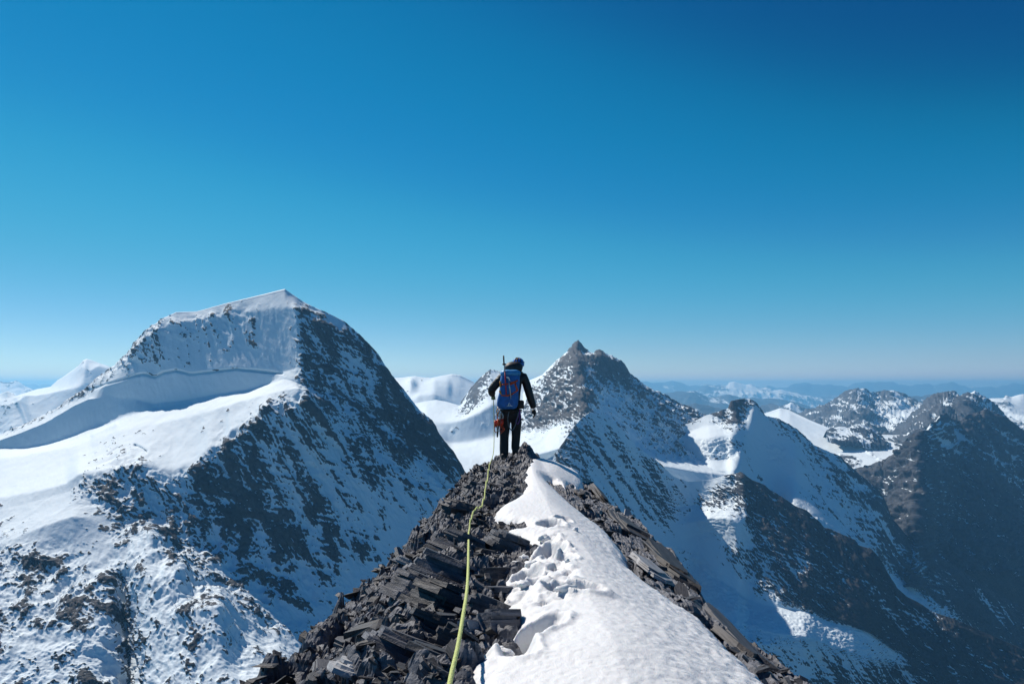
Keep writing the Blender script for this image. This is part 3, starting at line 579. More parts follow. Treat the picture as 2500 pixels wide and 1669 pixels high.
# big snow mountain on the left ------------------------------------------------------------------------------
terrain('snow_mountain_left', [
    [(-140, 1110, 3.5, 0), (0, 1060, 3.5, 0), (22, 1051, 3.5, .3), (34, 1045, 3.5, .6), (45, 1042, 3.5, .1), (116, 1009, 3.52, .4), (140, 995, 3.53, 0.62), (170, 972, 3.55, 0.62), (211, 950, 3.55, 0.75), (235, 922, 3.55, 0.70), (262, 904, 3.53, 0.70), (290, 880, 3.5, .55), (313, 859, 3.48, 0.79), (330, 834, 3.46, 0.75), (354, 808, 3.45, 0.75), (378, 788, 3.44, .6), (429, 762, 3.43, 0), (480, 760, 3.42, 0), (545, 742, 3.38, 0), (623, 723, 3.34, 0), (660, 714, 3.31, 0), (695, 705, 3.28, 0),
     (718, 721, 3.27, 0), (740, 736, 3.26, .1), (766, 750, 3.25, .2), (804, 766, 3.24, .2), (836, 782, 3.23, .3), (871, 811, 3.22, .6), (900, 839, 3.21, 0.70), (922, 862, 3.2, 0.70), (943, 897, 3.19, 0.62), (960, 922, 3.18, 0.70), (986, 951, 3.17, 0.62), (1014, 986, 3.15, 0.62), (1027, 1002, 3.13, 0.62), (1056, 1027, 3.12, 0.70), (1069, 1056, 3.1, 0.70), (1078, 1069, 3.1, .6), (1107, 1104, 3.08, 0.70), (1135, 1152, 3.05, 0.70), (1280, 1350, 3.0, .6)],
    [(-140, 1115, 3.44, 0), (0, 1066, 3.44, 0), (34, 1052, 3.44, .2), (116, 1016, 3.45, .1), (170, 985, 3.46, .1), (211, 962, 3.46, .3), (235, 935, 3.45, .35), (270, 912, 3.43, .3), (313, 873, 3.38, .55), (340, 845, 3.36, .5), (378, 806, 3.36, .5), (429, 790, 3.36, .3), (470, 780, 3.36, .3), (545, 768, 3.32, .32), (600, 762, 3.28, .28), (640, 756, 3.24, 0), (695, 750, 3.19, 0),
     (722, 752, 3.15, .2), (735, 775, 3.12, 0.75), (780, 790, 3.16, .6), (836, 815, 3.17, .55), (871, 845, 3.16, .5), (922, 905, 3.14, 0.62), (986, 985, 3.1, .65), (1056, 1060, 3.06, .65), (1135, 1185, 3.0, .6), (1280, 1375, 2.96, .5)],
    [(-140, 1118, 3.38, 0), (0, 1070, 3.37, 0), (116, 1025, 3.37, 0), (200, 985, 3.37, 0), (235, 960, 3.36, 0), (262, 936, 3.34, 0), (300, 925, 3.3, 0), (330, 914, 3.28, .03), (352, 911, 3.27, 0), (378, 919, 3.25, .03), (400, 908, 3.24, 0), (430, 903, 3.22, .03), (465, 912, 3.19, 0), (530, 905, 3.14, .03), (575, 899, 3.11, .03), (640, 905, 3.06, 0), (690, 908, 3.02, 0), (720, 900, 2.995, .05),
     (732, 890, 2.985, .4), (745, 905, 2.98, 0.70), (800, 905, 3.03, 0.62), (871, 920, 3.06, .5), (922, 965, 3.06, .65), (986, 1030, 3.04, .6), (1056, 1100, 3.0, .5), (1135, 1220, 2.95, .45), (1280, 1400, 2.9, .4)],
    [(-140, 1124, 3.32, 0), (0, 1074, 3.32, 0), (60, 1052, 3.33, 0), (116, 1029, 3.34, 0), (180, 990, 3.34, 0), (215, 974, 3.33, 0), (260, 970, 3.31, 0), (330, 975, 3.235, 0), (372, 986, 3.2, 0), (430, 980, 3.165, 0), (520, 964, 3.1, 0), (600, 952, 3.055, 0), (650, 938, 3.03, 0), (690, 918, 2.99, 0), (715, 925, 2.93, 0),
     (728, 930, 2.92, .3), (740, 935, 2.91, 0.70), (800, 950, 2.96, .65), (871, 970, 3.0, .5), (922, 1010, 3.0, .55), (986, 1070, 2.98, .5), (1056, 1140, 2.94, .4), (1135, 1250, 2.9, .4), (1280, 1430, 2.85, .4)],
    ('slope', [(-140, 1160, 1.5, 0), (0, 1096, 1.6, 0), (60, 1096, 1.7, 0), (116, 1086, 1.7, 0), (170, 1068, 1.7, 0), (215, 1050, 1.6, 0), (260, 1035, 1.5, 0), (300, 1018, 1.2, 0), (372, 1000, .6, 0), (430, 990, .5, 0), (520, 974, .5, 0), (600, 960, .5, 0), (690, 926, .6, 0), (715, 931, 1., 0),
     (728, 936, 1.5, .3), (740, 941, 1.8, 0.70), (800, 958, 1.8, .65), (871, 980, 1.8, .5), (922, 1020, 1.8, .55), (986, 1080, 1.8, .5), (1056, 1150, 1.8, .4), (1135, 1260, 1.8, .4), (1280, 1440, 1.8, .4)]),
    [(-140, 1150, 3.1, 0), (0, 1120, 3.0, 0), (116, 1100, 2.98, 0), (215, 1080, 2.96, 0), (290, 1050, 2.95, 0), (370, 1035, 2.93, 0), (430, 1025, 2.92, 0), (520, 1000, 2.88, 0), (600, 975, 2.86, 0), (650, 962, 2.84, 0), (690, 952, 2.82, 0), (725, 945, 2.8, 0),
     (746, 951, 2.78, .5), (770, 980, 2.8, 0.79), (820, 1000, 2.88, .6), (880, 1020, 2.92, .5), (930, 1060, 2.92, .5), (990, 1110, 2.9, .4), (1060, 1170, 2.86, .35), (1135, 1275, 2.84, .3), (1280, 1460, 2.8, .3)],
    [(-140, 1260, 2.5, 0), (0, 1215, 2.48, 0), (80, 1200, 2.46, 0), (163, 1180, 2.46, 0), (191, 1157, 2.47, .05), (238, 1151, 2.48, .2), (306, 1140, 2.5, .4), (354, 1134, 2.52, .3), (422, 1144, 2.53, 0), (477, 1123, 2.56, .05), (511, 1089, 2.6, .2), (548, 1082, 2.63, .3), (559, 1052, 2.66, .25), (606, 1025, 2.69, .2), (623, 1011, 2.7, .2), (647, 992, 2.72, .4), (691, 990, 2.73, .5), (720, 972, 2.75, .4), (746, 965, 2.75, 0.62),
     (780, 1000, 2.77, 0.66), (830, 1040, 2.84, .5), (890, 1070, 2.87, .45), (940, 1110, 2.87, .4), (1000, 1160, 2.85, .35), (1070, 1220, 2.82, .3), (1135, 1310, 2.8, .25), (1280, 1490, 2.76, .25)],
    [(-140, 1290, 2.42, .2), (0, 1245, 2.4, .15), (80, 1225, 2.4, 0), (163, 1200, 2.42, 0), (195, 1190, 2.42, .5), (240, 1185, 2.43, 0.70), (310, 1175, 2.45, 0.75), (355, 1165, 2.47, 0.70), (425, 1165, 2.49, .4), (480, 1145, 2.52, .6), (515, 1115, 2.56, 0.70), (550, 1105, 2.59, 0.75), (565, 1080, 2.62, 0.70), (610, 1050, 2.65, 0.70), (650, 1015, 2.68, 0.79), (695, 1010, 2.69, 0.79), (722, 995, 2.71, 0.79), (748, 985, 2.72, 0.79),
     (785, 1020, 2.74, 0.70), (835, 1065, 2.8, .55), (895, 1095, 2.83, .45), (945, 1135, 2.83, .4), (1005, 1185, 2.81, .35), (1075, 1245, 2.78, .3), (1135, 1330, 2.77, .25), (1280, 1510, 2.73, .25)],
    [(-140, 1380, 2.15, .3), (0, 1330, 2.15, .25), (90, 1290, 2.2, 0), (180, 1260, 2.24, 0), (240, 1270, 2.26, 0), (300, 1280, 2.3, .45), (380, 1270, 2.37, .55), (460, 1245, 2.42, .5), (540, 1210, 2.5, .55), (610, 1180, 2.56, .6), (680, 1150, 2.61, .5), (760, 1140, 2.66, .45), (840, 1165, 2.71, .4), (920, 1200, 2.74, .3), (1000, 1250, 2.74, .25), (1080, 1310, 2.72, .2), (1280, 1570, 2.68, .2)],
    [(-140, 1440, 2.0, .55), (0, 1400, 2.02, .6), (60, 1390, 2.05, .6), (130, 1380, 2.09, .45), (230, 1350, 2.14, .15), (310, 1340, 2.16, .3), (370, 1300, 2.2, .3), (430, 1345, 2.26, .4), (520, 1330, 2.36, .4), (600, 1290, 2.46, .5), (680, 1260, 2.53, .6), (780, 1270, 2.58, .5), (860, 1290, 2.63, .35), (940, 1310, 2.66, .2), (1040, 1350, 2.67, .15), (1280, 1630, 2.64, .2)],
    [(-140, 1530, 1.85, .35), (0, 1500, 1.85, .4), (100, 1480, 1.9, .4), (200, 1450, 1.96, .5), (290, 1440, 2.0, .55), (340, 1420, 1.99, .3), (440, 1390, 2.02, .35), (470, 1420, 2.1, .35), (560, 1430, 2.22, .45), (640, 1410, 2.34, .5), (720, 1390, 2.43, .4), (800, 1390, 2.49, .35), (900, 1400, 2.55, .2), (1040, 1450, 2.6, .15), (1280, 1710, 2.58, .2)],
    [(-140, 1620, 1.72, .3), (0, 1600, 1.72, .3), (120, 1580, 1.76, .3), (240, 1540, 1.82, .4), (310, 1540, 1.9, .6), (360, 1520, 1.86, .3), (450, 1500, 1.86, .35), (535, 1480, 1.88, .3), (580, 1520, 1.98, .4), (650, 1530, 2.12, .3), (740, 1510, 2.28, .25), (860, 1500, 2.42, .2), (1040, 1560, 2.5, .15), (1280, 1790, 2.5, .2)],
    [(-140, 1740, 1.58, .3), (0, 1730, 1.58, .3), (200, 1700, 1.64, .35), (310, 1690, 1.72, .5), (380, 1680, 1.68, .3), (520, 1720, 1.62, .3), (660, 1700, 1.6, .25), (710, 1720, 1.74, .3), (780, 1720, 1.96, .3), (900, 1720, 2.2, .2), (1280, 1910, 2.35, .2)]],
    step=2.2, soft=1, back=700, amp=13, asnow=3.5, La=46, Lb=80, ang=30, seed=41, front=200, dsoft=13,
    carve=[([(300, 1420), (310, 1520), (320, 1669)], 22, 50), ([(215, 955), (262, 937), (300, 926), (330, 915), (352, 912), (378, 920), (400, 909), (430, 904), (465, 913), (530, 906), (575, 900), (640, 906), (690, 912)], 2.6, 16),
           ([(330, 1088), (345, 1094), (357, 1103)], 3.5, 22), ([(264, 1113), (276, 1102), (288, 1093)], 2.5, 14), ([(228, 1062), (255, 1048), (284, 1036)], 5, -22)],
    paint=[(640, 1260, 60, 9, 0, .55), (760, 1250, 22, 50, 10, .45), (595, 1330, 14, 60, 15, .5), (690, 1330, 40, 40, 0, .3), (800, 1300, 20, 30, 0, .4), (880, 1350, 18, 28, 0, .5), (660, 1420, 45, 30, 0, .35),
           (300, 1510, 25, 20, 0, .4), (450, 1480, 40, 20, 20, .3), (120, 1400, 50, 25, 20, .35), (930, 1010, 50, 60, 40, .2), (900, 870, 30, 40, 30, .3), (1010, 1080, 70, 40, 50, .3), (1080, 1130, 60, 30, 50, .35), (850, 1100, 60, 30, 30, .2), (560, 1180, 60, 40, 0, .2), (420, 1330, 40, 30, 40, .2)],
    bias=-.1, noise_mix=1.15, label='massive snow mountain with a shaded rock wall on the left')

# ================================================================ the summit ridge in the foreground
RY = [-2.0, 0.5, 2.0, 2.9, 3.7, 4.6, 5.8, 7.4, 9.0, 10.5, 11.7, 12.6, 14.0, 17.0]
PROF = {  # half a dozen lines that run along the ridge: x and z at each distance RY
    'ax': [-.98, -.95, -.9, -.88, -.85, -.83, -.82, -.80, -.76, -.65, -.55, -.5, -.5, -.5],
    'az': [-1.05, -1.05, -1.07, -1.1, -1.12, -1.18, -1.26, -1.36, -1.37, -1.34, -1.4, -1.45, -2.0, -3.5],
    'bx': [-.4, -.4, -.4, -.4, -.4, -.38, -.36, -.32, -.28, -.25, -.2, -.15, -.1, -.1],
    'bz': [-.9, -.9, -.9, -.94, -.97, -1.0, -1.03, -1.1, -1.17, -1.24, -1.335, -1.33, -1.9, -3.3],
    'cx': [.3, .3, .3, .3, .3, .28, .26, .24, .24, .24, .22, .2, .2, .2],
    'cz': [-.84, -.84, -.86, -.92, -.95, -.98, -1.01, -1.05, -1.09, -1.13, -1.235, -1.22, -1.9, -3.3],
    'sx': [.95, .95, .9, .82, .78, .73, .62, .52, .46, .46, .45, .45, .45, .45],
    'sz': [-1.0, -1.0, -1.02, -1.07, -1.1, -1.12, -1.13, -1.15, -1.2, -1.25, -1.3, -1.38, -2.0, -3.4],
    'ex': [1.25, 1.25, 1.25, 1.235, 1.22, 1.24, 1.36, 1.35, 1.32, 1.15, .95, .8, .8, .8],
    'ez': [-1.2, -1.2, -1.22, -1.27, -1.354, -1.38, -1.39, -1.465, -1.6, -1.48, -1.45, -1.55, -2.2, -3.6],
}


def base_z(x, y):
    """the smooth shape of the ridge: height at (x, y)"""
    x = np.asarray(x, np.float64); y = np.asarray(y, np.float64)
    g = {k: np.interp(y, RY, v) for k, v in PROF.items()}
    xs = [g['ax'] - 26, g['ax'] - 1.6, g['ax'], g['bx'], g['cx'], g['sx'], g['ex'], g['ex'] + 1.6, g['ex'] + 26]
    zs = [g['az'] - 42, g['az'] - 3.4, g['az'], g['bz'], g['cz'], g['sz'], g['ez'], g['ez'] - 3.0, g['ez'] - 40]
    z = np.array(zs[0] + 0 * x)
    for i in range(len(xs) - 1):
        t = np.clip((x - xs[i]) / (xs[i + 1] - xs[i]), 0, 1)
        if 1 < i < 6:
            t = t * 0.6 + 0.4 * t * t * (3 - 2 * t)
        z = np.where(x >= xs[i], zs[i] + (zs[i + 1] - zs[i]) * t, z)
    return z


def on_ridge(px, py, dmin=.7, dmax=13.0):
    """the point of the ridge that lies on the line of sight through (px, py)"""
    d = np.linspace(dmin, dmax, 1200)
    below = base_z(d * (px - HX) / FPX, d) >= -d * (py - HY) / FPX
    k = int(np.argmax(below)) if below.any() else len(d) - 1
    return Vector((d[k] * (px - HX) / FPX, d[k], float(base_z(np.array([d[k] * (px - HX) / FPX]), np.array([d[k]]))[0])))


def hash2(i, j, k):
    h = (i.astype(np.int64) * 374761393 + j.astype(np.int64) * 668265263 + k * 1442695041) & 0x7fffffff
    h = ((h ^ (h >> 13)) * 1274126177) & 0x7fffffff
    return ((h ^ (h >> 16)) & 0xffff) / 65535.0


def voro(x, y, seed):
    """broken slabs: distance to nearest and second nearest cell point, a few random numbers per cell, offset in the cell"""
    xi = np.floor(x); yi = np.floor(y)
    f1 = np.full(x.shape, 9.); f2 = np.full(x.shape, 9.); r1 = np.zeros(x.shape); r2 = np.zeros(x.shape); r3 = np.zeros(x.shape); ox = np.zeros(x.shape); oy = np.zeros(x.shape)
    for a in (-1, 0, 1):
        for b in (-1, 0, 1):
            ci, cj = xi + a, yi + b
            cx = ci + 0.1 + 0.8 * hash2(ci, cj, seed); cy = cj + 0.1 + 0.8 * hash2(ci, cj, seed + 1)
            dx, dy = x - cx, y - cy
            d = np.abs(dx) * 0.35 + np.abs(dy) * 0.35 + np.hypot(dx, dy) * 0.65
            m = d < f1
            f2 = np.where(m, f1, np.minimum(f2, d)); f1 = np.where(m, d, f1)
            r1 = np.where(m, hash2(ci, cj, seed + 2), r1); r2 = np.where(m, hash2(ci, cj, seed + 3), r2); r3 = np.where(m, hash2(ci, cj, seed + 4), r3)
            ox = np.where(m, dx, ox); oy = np.where(m, dy, oy)
    return f1, f2, r1, r2, r3, ox, oy


def bed_relief(x, y):
    """broken slate: big tilted slabs, smaller ones on them, thin layers"""
    g = {k: np.interp(y, RY, PROF[k]) for k in ('bx', 'cx', 'sx', 'ex')}
    right = sstep(0.0, 1.0, (x - g['cx']) / (g['sx'] - g['cx']))
    out = 0
    for (sx, sy, h, seed, amt) in ((.34, .17, .085, 11, 1.0), (.13, .07, .042, 23, 1.0), (.055, .03, .018, 37, 1.0)):
        t = R(-36) * (1 - right) + R(-82) * right
        wx = x + .05 * noise3(x * 3, y * 3, x * 0 + seed); wy = y + .05 * noise3(x * 3 + 9, y * 3, x * 0 + seed)
        # two fixed strike directions, blended by side
        res = []
        for tt, st in ((R(-36), 1.0), (R(-84), 1.8)):
            a = (wx * math.cos(tt) + wy * math.sin(tt)) / (sx * st); b = (-wx * math.sin(tt) + wy * math.cos(tt)) / sy
            f1, f2, r1, r2, r3, ox, oy = voro(a, b, seed)
            hh = h * ((r1 - .5) * 1.3 + (r2 - .5) * 1.1 * ox + ((r3 - .5) * 1.0 + .55) * oy)
            hh = hh - h * .55 * np.exp(-((f2 - f1) / .09) ** 2)
            res.append(hh)
        out = out + amt * (res[0] * (1 - right) + res[1] * right * (.7 if sx > .3 else .32))
    lam = noise3((x * .59 - y * .8) * 3, (x * .8 + y * .59) * 46, x * 0 + 2) * (1 - right) + noise3(x * 52, y * 3, x * 0 + 5) * right
    return out + (.006 + .006 * right) * lam


# ---- materials of the ridge
def slate_mat(name, c0, c1, c2, sx=3.0, sy=40.0, bump=0.5):
    m, t, b = new_mat(name)
    tc = t.nodes.new('ShaderNodeTexCoord')
    mp = t.nodes.new('ShaderNodeMapping'); mp.inputs['Rotation'].default_value = (0.3, 0.2, R(-36)); mp.inputs['Scale'].default_value = (sx, sy, sy)
    t.links.new(tc.outputs['Object'], mp.inputs['Vector'])
    n1 = t.nodes.new('ShaderNodeTexNoise'); n1.inputs['Scale'].default_value = 1.0; n1.inputs['Detail'].default_value = 7; n1.inputs['Roughness'].default_value = .6
    t.links.new(mp.outputs[0], n1.inputs['Vector'])
    n2 = t.nodes.new('ShaderNodeTexNoise'); n2.inputs['Scale'].default_value = 5.0; n2.inputs['Detail'].default_value = 6
    t.links.new(tc.outputs['Object'], n2.inputs['Vector'])
    n3 = t.nodes.new('ShaderNodeTexNoise'); n3.inputs['Scale'].default_value = 90.0; n3.inputs['Detail'].default_value = 4
    t.links.new(tc.outputs['Object'], n3.inputs['Vector'])
    cr = t.nodes.new('ShaderNodeValToRGB')
    e = cr.color_ramp.elements
    e[0].position = .32; e[0].color = (*c0, 1); e[1].position = .72; e[1].color = (*c1, 1)
    t.links.new(n1.outputs['Fac'], cr.inputs[0])
    r2 = t.nodes.new('ShaderNodeMapRange'); r2.inputs['From Min'].default_value = .58; r2.inputs['From Max'].default_value = .72
    t.links.new(n2.outputs['Fac'], r2.inputs['Value'])
    mx = t.nodes.new('ShaderNodeMix'); mx.data_type = 'RGBA'
    t.links.new(r2.outputs[0], mx.inputs['Factor']); t.links.new(cr.outputs[0], mx.inputs[6]); mx.inputs[7].default_value = (*c2, 1)
    oi = t.nodes.new('ShaderNodeObjectInfo')
    r3 = t.nodes.new('ShaderNodeMapRange'); r3.inputs['To Min'].default_value = .6; r3.inputs['To Max'].default_value = 1.9
    t.links.new(oi.outputs['Random'], r3.inputs['Value'])
    m2 = t.nodes.new('ShaderNodeMix'); m2.data_type = 'RGBA'; m2.blend_type = 'MULTIPLY'; m2.inputs['Factor'].default_value = 1
    t.links.new(mx.outputs[2], m2.inputs[6]); t.links.new(r3.outputs[0], m2.inputs[7])
    t.links.new(m2.outputs[2], b.inputs['Base Color'])
    b.inputs['Roughness'].default_value = .62; b.inputs['Specular IOR Level'].default_value = .35
    ad = t.nodes.new('ShaderNodeMath'); ad.operation = 'MULTIPLY_ADD'; ad.inputs[1].default_value = .4
    t.links.new(n3.outputs['Fac'], ad.inputs[0]); t.links.new(n1.outputs['Fac'], ad.inputs[2])
    bp = t.nodes.new('ShaderNodeBump'); bp.inputs['Strength'].default_value = bump; bp.inputs['Distance'].default_value = .012
    t.links.new(ad.outputs[0], bp.inputs['Height']); t.links.new(bp.outputs[0], b.inputs['Normal'])
    return m


SLATE = slate_mat('dark_slate', (.02, .022, .028), (.115, .119, .135), (.075, .068, .064))
SLATE_PALE = slate_mat('pale_slate', (.15, .155, .165), (.28, .285, .295), (.2, .195, .185))
SLATE_RUST = slate_mat('rusty_slate', (.06, .05, .045), (.15, .12, .10), (.14, .08, .045))


def snow_mat():
    m, t, b = new_mat('wind_packed_snow')
    b.inputs['Base Color'].default_value = (.77, .785, .80, 1)
    b.inputs['Roughness'].default_value = .55; b.inputs['Specular IOR Level'].default_value = .3
    b.inputs['Subsurface Weight'].default_value = .25
    b.inputs['Subsurface Radius'].default_value = (.03, .04, .05); b.inputs['Subsurface Scale'].default_value = .35
    tc = t.nodes.new('ShaderNodeTexCoord')
    n1 = t.nodes.new('ShaderNodeTexNoise'); n1.inputs['Scale'].default_value = 45; n1.inputs['Detail'].default_value = 5
    n2 = t.nodes.new('ShaderNodeTexNoise'); n2.inputs['Scale'].default_value = 260; n2.inputs['Detail'].default_value = 3
    for n in (n1, n2): t.links.new(tc.outputs['Object'], n.inputs['Vector'])
    ad = t.nodes.new('ShaderNodeMath'); ad.operation = 'MULTIPLY_ADD'; ad.inputs[1].default_value = .5
    t.links.new(n2.outputs['Fac'], ad.inputs[0]); t.links.new(n1.outputs['Fac'], ad.inputs[2])
    bp = t.nodes.new('ShaderNodeBump'); bp.inputs['Strength'].default_value = .4; bp.inputs['Distance'].default_value = .012
    t.links.new(ad.outputs[0], bp.inputs['Height']); t.links.new(bp.outputs[0], b.inputs['Normal'])
    return m


SNOWM = snow_mat()

# ---- the outline of the snow on the ridge, traced line of sight by line of sight onto the ridge
SNOW_PX = [(1040, 2300), (1090, 1800), (1135, 1655), (1165, 1625), (1215, 1600), (1250, 1578), (1262, 1545), (1225, 1520), (1215, 1490), (1225, 1455), (1232, 1425), (1250, 1405), (1285, 1390), (1300, 1372), (1295, 1345), (1275, 1325), (1235, 1312), (1238, 1302),
           (1272, 1308), (1268, 1290), (1225, 1284), (1205, 1268), (1212, 1252), (1250, 1230), (1280, 1210), (1276, 1188), (1280, 1160), (1290, 1140), (1300, 1124), (1318, 1116), (1345, 1122), (1375, 1136), (1405, 1152), (1424, 1175), (1426, 1200), (1405, 1200), (1392, 1188), (1388, 1202), (1370, 1196),
           (1352, 1178), (1332, 1174), (1345, 1192), (1372, 1218), (1405, 1248), (1440, 1275), (1485, 1310), (1510, 1340), (1530, 1368), (1540, 1405), (1568, 1430), (1610, 1462), (1660, 1495), (1710, 1530), (1745, 1560), (1790, 1610), (1830, 1645), (1880, 1700), (2050, 1850), (2300, 2300)]
SNOW_W = [tuple(on_ridge(px, py)[:2]) for px, py in SNOW_PX]


def smooth_poly(poly, n=4):
    p = np.array(poly)
    for _ in range(1):
        q = np.roll(p, -1, 0)
        p = np.stack([p * .75 + q * .25, p * .25 + q * .75], 1).reshape(-1, 2)
    return [tuple(v) for v in p]


SNOW_POLY = smooth_poly(SNOW_W)


def cols():
    core = np.arange(-1.25, 1.75, .0085)
    l = -1.25 - np.cumsum(.0085 * 1.12 ** np.arange(1, 60))
    r = 1.75 + np.cumsum(.0085 * 1.12 ** np.arange(1, 60))
    l = l[l > -26]; r = r[r < 27]
    return np.concatenate([l[::-1], core, r])


def rows_y():
    y = [-2.0, -1.2, -.6, 0., .5, .9, 1.2]
    while y[-1] < 13.2:
        y.append(y[-1] + max(.0046, y[-1] * .0036))
    return np.array(y + [13.5, 14., 15., 17.])


def build_ridge():
    xs, ys = cols(), rows_y()
    X, Y = np.meshgrid(xs, ys)
    # snow edge first: rock lies lower under the snow
    Z = base_z(X, Y)
    rel = bed_relief(X, Y)
    far = sstep(2.5, 6, np.abs(X))
    sd = poly_sd(X, Y, SNOW_POLY)
    under = sstep(.02, .12, sd)
    Z = Z + rel * (1 - .8 * under) * (1 - far) - .05 * under + far * .8 * fbm(X * .5, Y * .5, Z * .5, 4)
    lump = sstep(.35, 0, np.hypot((X - .28) / 1.0, (Y - 12.2) / 1.2)) * .2
    Z += lump
    me = np_mesh('ridge', np.stack([X, Y, Z], -1).reshape(-1, 3), grid_faces(len(ys), len(xs)), SLATE, False)
    o = mobj('ridge', me)
    return tag(o, 'dark broken slate ridge crest in the foreground', kind='structure')


# ---- prints and broken crust trodden into the snow: (px, py, half width, half length, turn, depth, rim)
PRINTS = [(1345, 1308, .085, .15, 10, .11, .02), (1375, 1298, .06, .10, -20, .06, .01), (1335, 1375, .10, .16, -15, .13, .025), (1365, 1400, .07, .12, 20, .07, .02), (1400, 1492, .055, .13, 62, .055, .03), (1300, 1590, .07, .16, -38, .10, .02), (1265, 1640, .06, .10, 10, .05, .015),
          (1285, 1440, .07, .08, 0, .05, .02), (1310, 1470, .05, .07, 40, .04, .02), (1252, 1460, .05, .06, 10, .03, .015)]


CRUST = [tuple(on_ridge(px, py)[:2]) for px, py in ((1240, 1400), (1310, 1345), (1370, 1330), (1400, 1370), (1405, 1420), (1425, 1480), (1395, 1515), (1300, 1525), (1235, 1495))]


def snow_height(X, Y):
    sd = poly_sd(X, Y, SNOW_POLY) + .012 * noise3(X * 14, Y * 14, X * 0) + .006 * noise3(X * 45, Y * 45, X * 0 + 2)
    Z = base_z(X, Y)
    th = .085 * (1 - np.exp(-np.clip(sd, 0, None) / .05)) + .02 * sstep(.1, .45, sd)
    th = np.where(sd < 0, sd * 1.6, th) - .006
    broken = np.zeros_like(X)
    for (px, py, rx, ry, an, dep, rim) in PRINTS:
        c = on_ridge(px, py)
        ca, sa = math.cos(R(an)), math.sin(R(an))
        wob = .2 * noise3(X * 11, Y * 11, X * 0 + px * .01) + .05 * noise3(X * 40, Y * 40, X * 0 + px * .01)
        a = ((X - c.x) * ca + (Y - c.y) * sa) / rx; b = (-(X - c.x) * sa + (Y - c.y) * ca) / ry
        r = np.hypot(a, b) + wob
        th = th - 1.0 * dep * sstep(1.15, .5, r) + .6 * rim * np.exp(-((r - 1.2) / .2) ** 2)
        broken = np.maximum(broken, sstep(2.3, 1.0, r))
    cr = sstep(-.03, .05, poly_sd(X, Y, CRUST) + .04 * noise3(X * 9, Y * 9, X * 0 + 4))
    f1, f2, r1, r2, r3, ox, oy = voro((X + .02 * noise3(X * 20, Y * 20, X * 0)) / .085, (Y + .02 * noise3(X * 20 + 5, Y * 20, X * 0)) / .14, 71)
    th = th + .75 * cr * ((r1 - .62) * .034 + .04 * (r2 - .5) * ox + .04 * (r3 - .5) * oy - .009 * np.exp(-((f2 - f1) / .2) ** 2) + .034 * fbm(X * 13, Y * 9, X * 0 + 9, 5, .6))
    left = sstep(.28, .02, sd) * sstep(8, 4, Y)
    rough = np.maximum(broken * .8, left * .55)
    g = np.clip((X - .25) / .5, 0, 1)
    th = th + rough * (.02 * fbm(X * 12, Y * 12, X * 0 + 3, 5, .55) + .005 * fbm(X * 34, Y * 34, X * 0 + 8, 3))
    th = th + .012 * fbm(X * 2.2, Y * 1.6, X * 0 + 1, 3) + (.35 + g) * .008 * fbm(X * 26, Y * 22, X * 0 + 5, 3) + .003 * fbm(X * 60, Y * 60, X * 0 + 7, 2)
    return Z + th, sd


def build_snow():
    xs = np.arange(-.45, 1.25, .0075)
    ys = [.75]
    while ys[-1] < 11.4:
        ys.append(ys[-1] + max(.0055, ys[-1] * .0038))
    ys = np.array(ys)
    X, Y = np.meshgrid(xs, ys)
    Z, sd = snow_height(X, Y)
    F = grid_faces(len(ys), len(xs))
    keep = (sd.reshape(-1)[F] > -.035).any(1)
    F = F[keep]
    used = np.zeros(X.size, bool); used[F.ravel()] = True
    idx = np.cumsum(used) - 1
    V = np.stack([X, Y, Z], -1).reshape(-1, 3)[used]
    o = mobj('snow_crest', np_mesh('snow_crest', V, idx[F], SNOWM, True))
    return tag(o, 'bright trodden snow lying along the ridge crest', kind='structure')


ridge = build_ridge()
build_snow()


# ---- loose and standing slate: irregular thin plates piled in layers
def slate_mesh(name, rng, L, W, H, layers=2, n=6, taper=.12, mat=None, box=.55):
    bm = bmesh.new()
    pts = []
    a0 = rng.uniform(0, 6.28)
    for i in range(n):
        a = a0 + (i + rng.uniform(-.28, .28)) * 2 * math.pi / n
        k = rng.uniform(.72, 1.05)
        # squarish outline
        c, s = math.cos(a), math.sin(a)
        q = 1 / max(abs(c), abs(s)) ** box
        pts.append((c * q * k * L / 2, s * q * k * W / 2))
    z = 0.0
    for l in range(layers):
        h = H / layers * rng.uniform(.6, 1.4)
        ox, oy = rng.uniform(-.1, .1) * L, rng.uniform(-.1, .1) * W
        sc0 = rng.uniform(.84, 1.06) * (1 - taper * l / max(1, layers))
        t0 = rng.uniform(-.12, .12)
        lo = [bm.verts.new((x * sc0 * rng.uniform(.94, 1.06) + ox, y * sc0 * rng.uniform(.94, 1.06) + oy, z - H * .06)) for x, y in pts]
        hi = [bm.verts.new((v.co.x * .96, v.co.y * .95, z + h + t0 * v.co.x * .5 + rng.uniform(-.1, .1) * h)) for v in lo]
        bm.faces.new(hi); bm.faces.new(lo[::-1])
        for i in range(n):
            j = (i + 1) % n
            bm.faces.new((lo[i], lo[j], hi[j], hi[i]))
        z += h * .82
    bmesh.ops.recalc_face_normals(bm, faces=bm.faces)
    bmesh.ops.triangulate(bm, faces=[f for f in bm.faces if len(f.verts) > 4])
    me = bpy.data.meshes.new(name); bm.to_mesh(me); bm.free()
    me.materials.append(mat or SLATE)
    return me


rng = random.Random(5)


def ridge_z(x, y):
    xa, ya = np.array([x]), np.array([y])
    return float(base_z(xa, ya)[0] + bed_relief(xa, ya)[0])


def put(o, x, y, up, az, pitch, roll):
    o.location = (x, y, ridge_z(x, y) + up)
    o.rotation_euler = (pitch, roll, az)


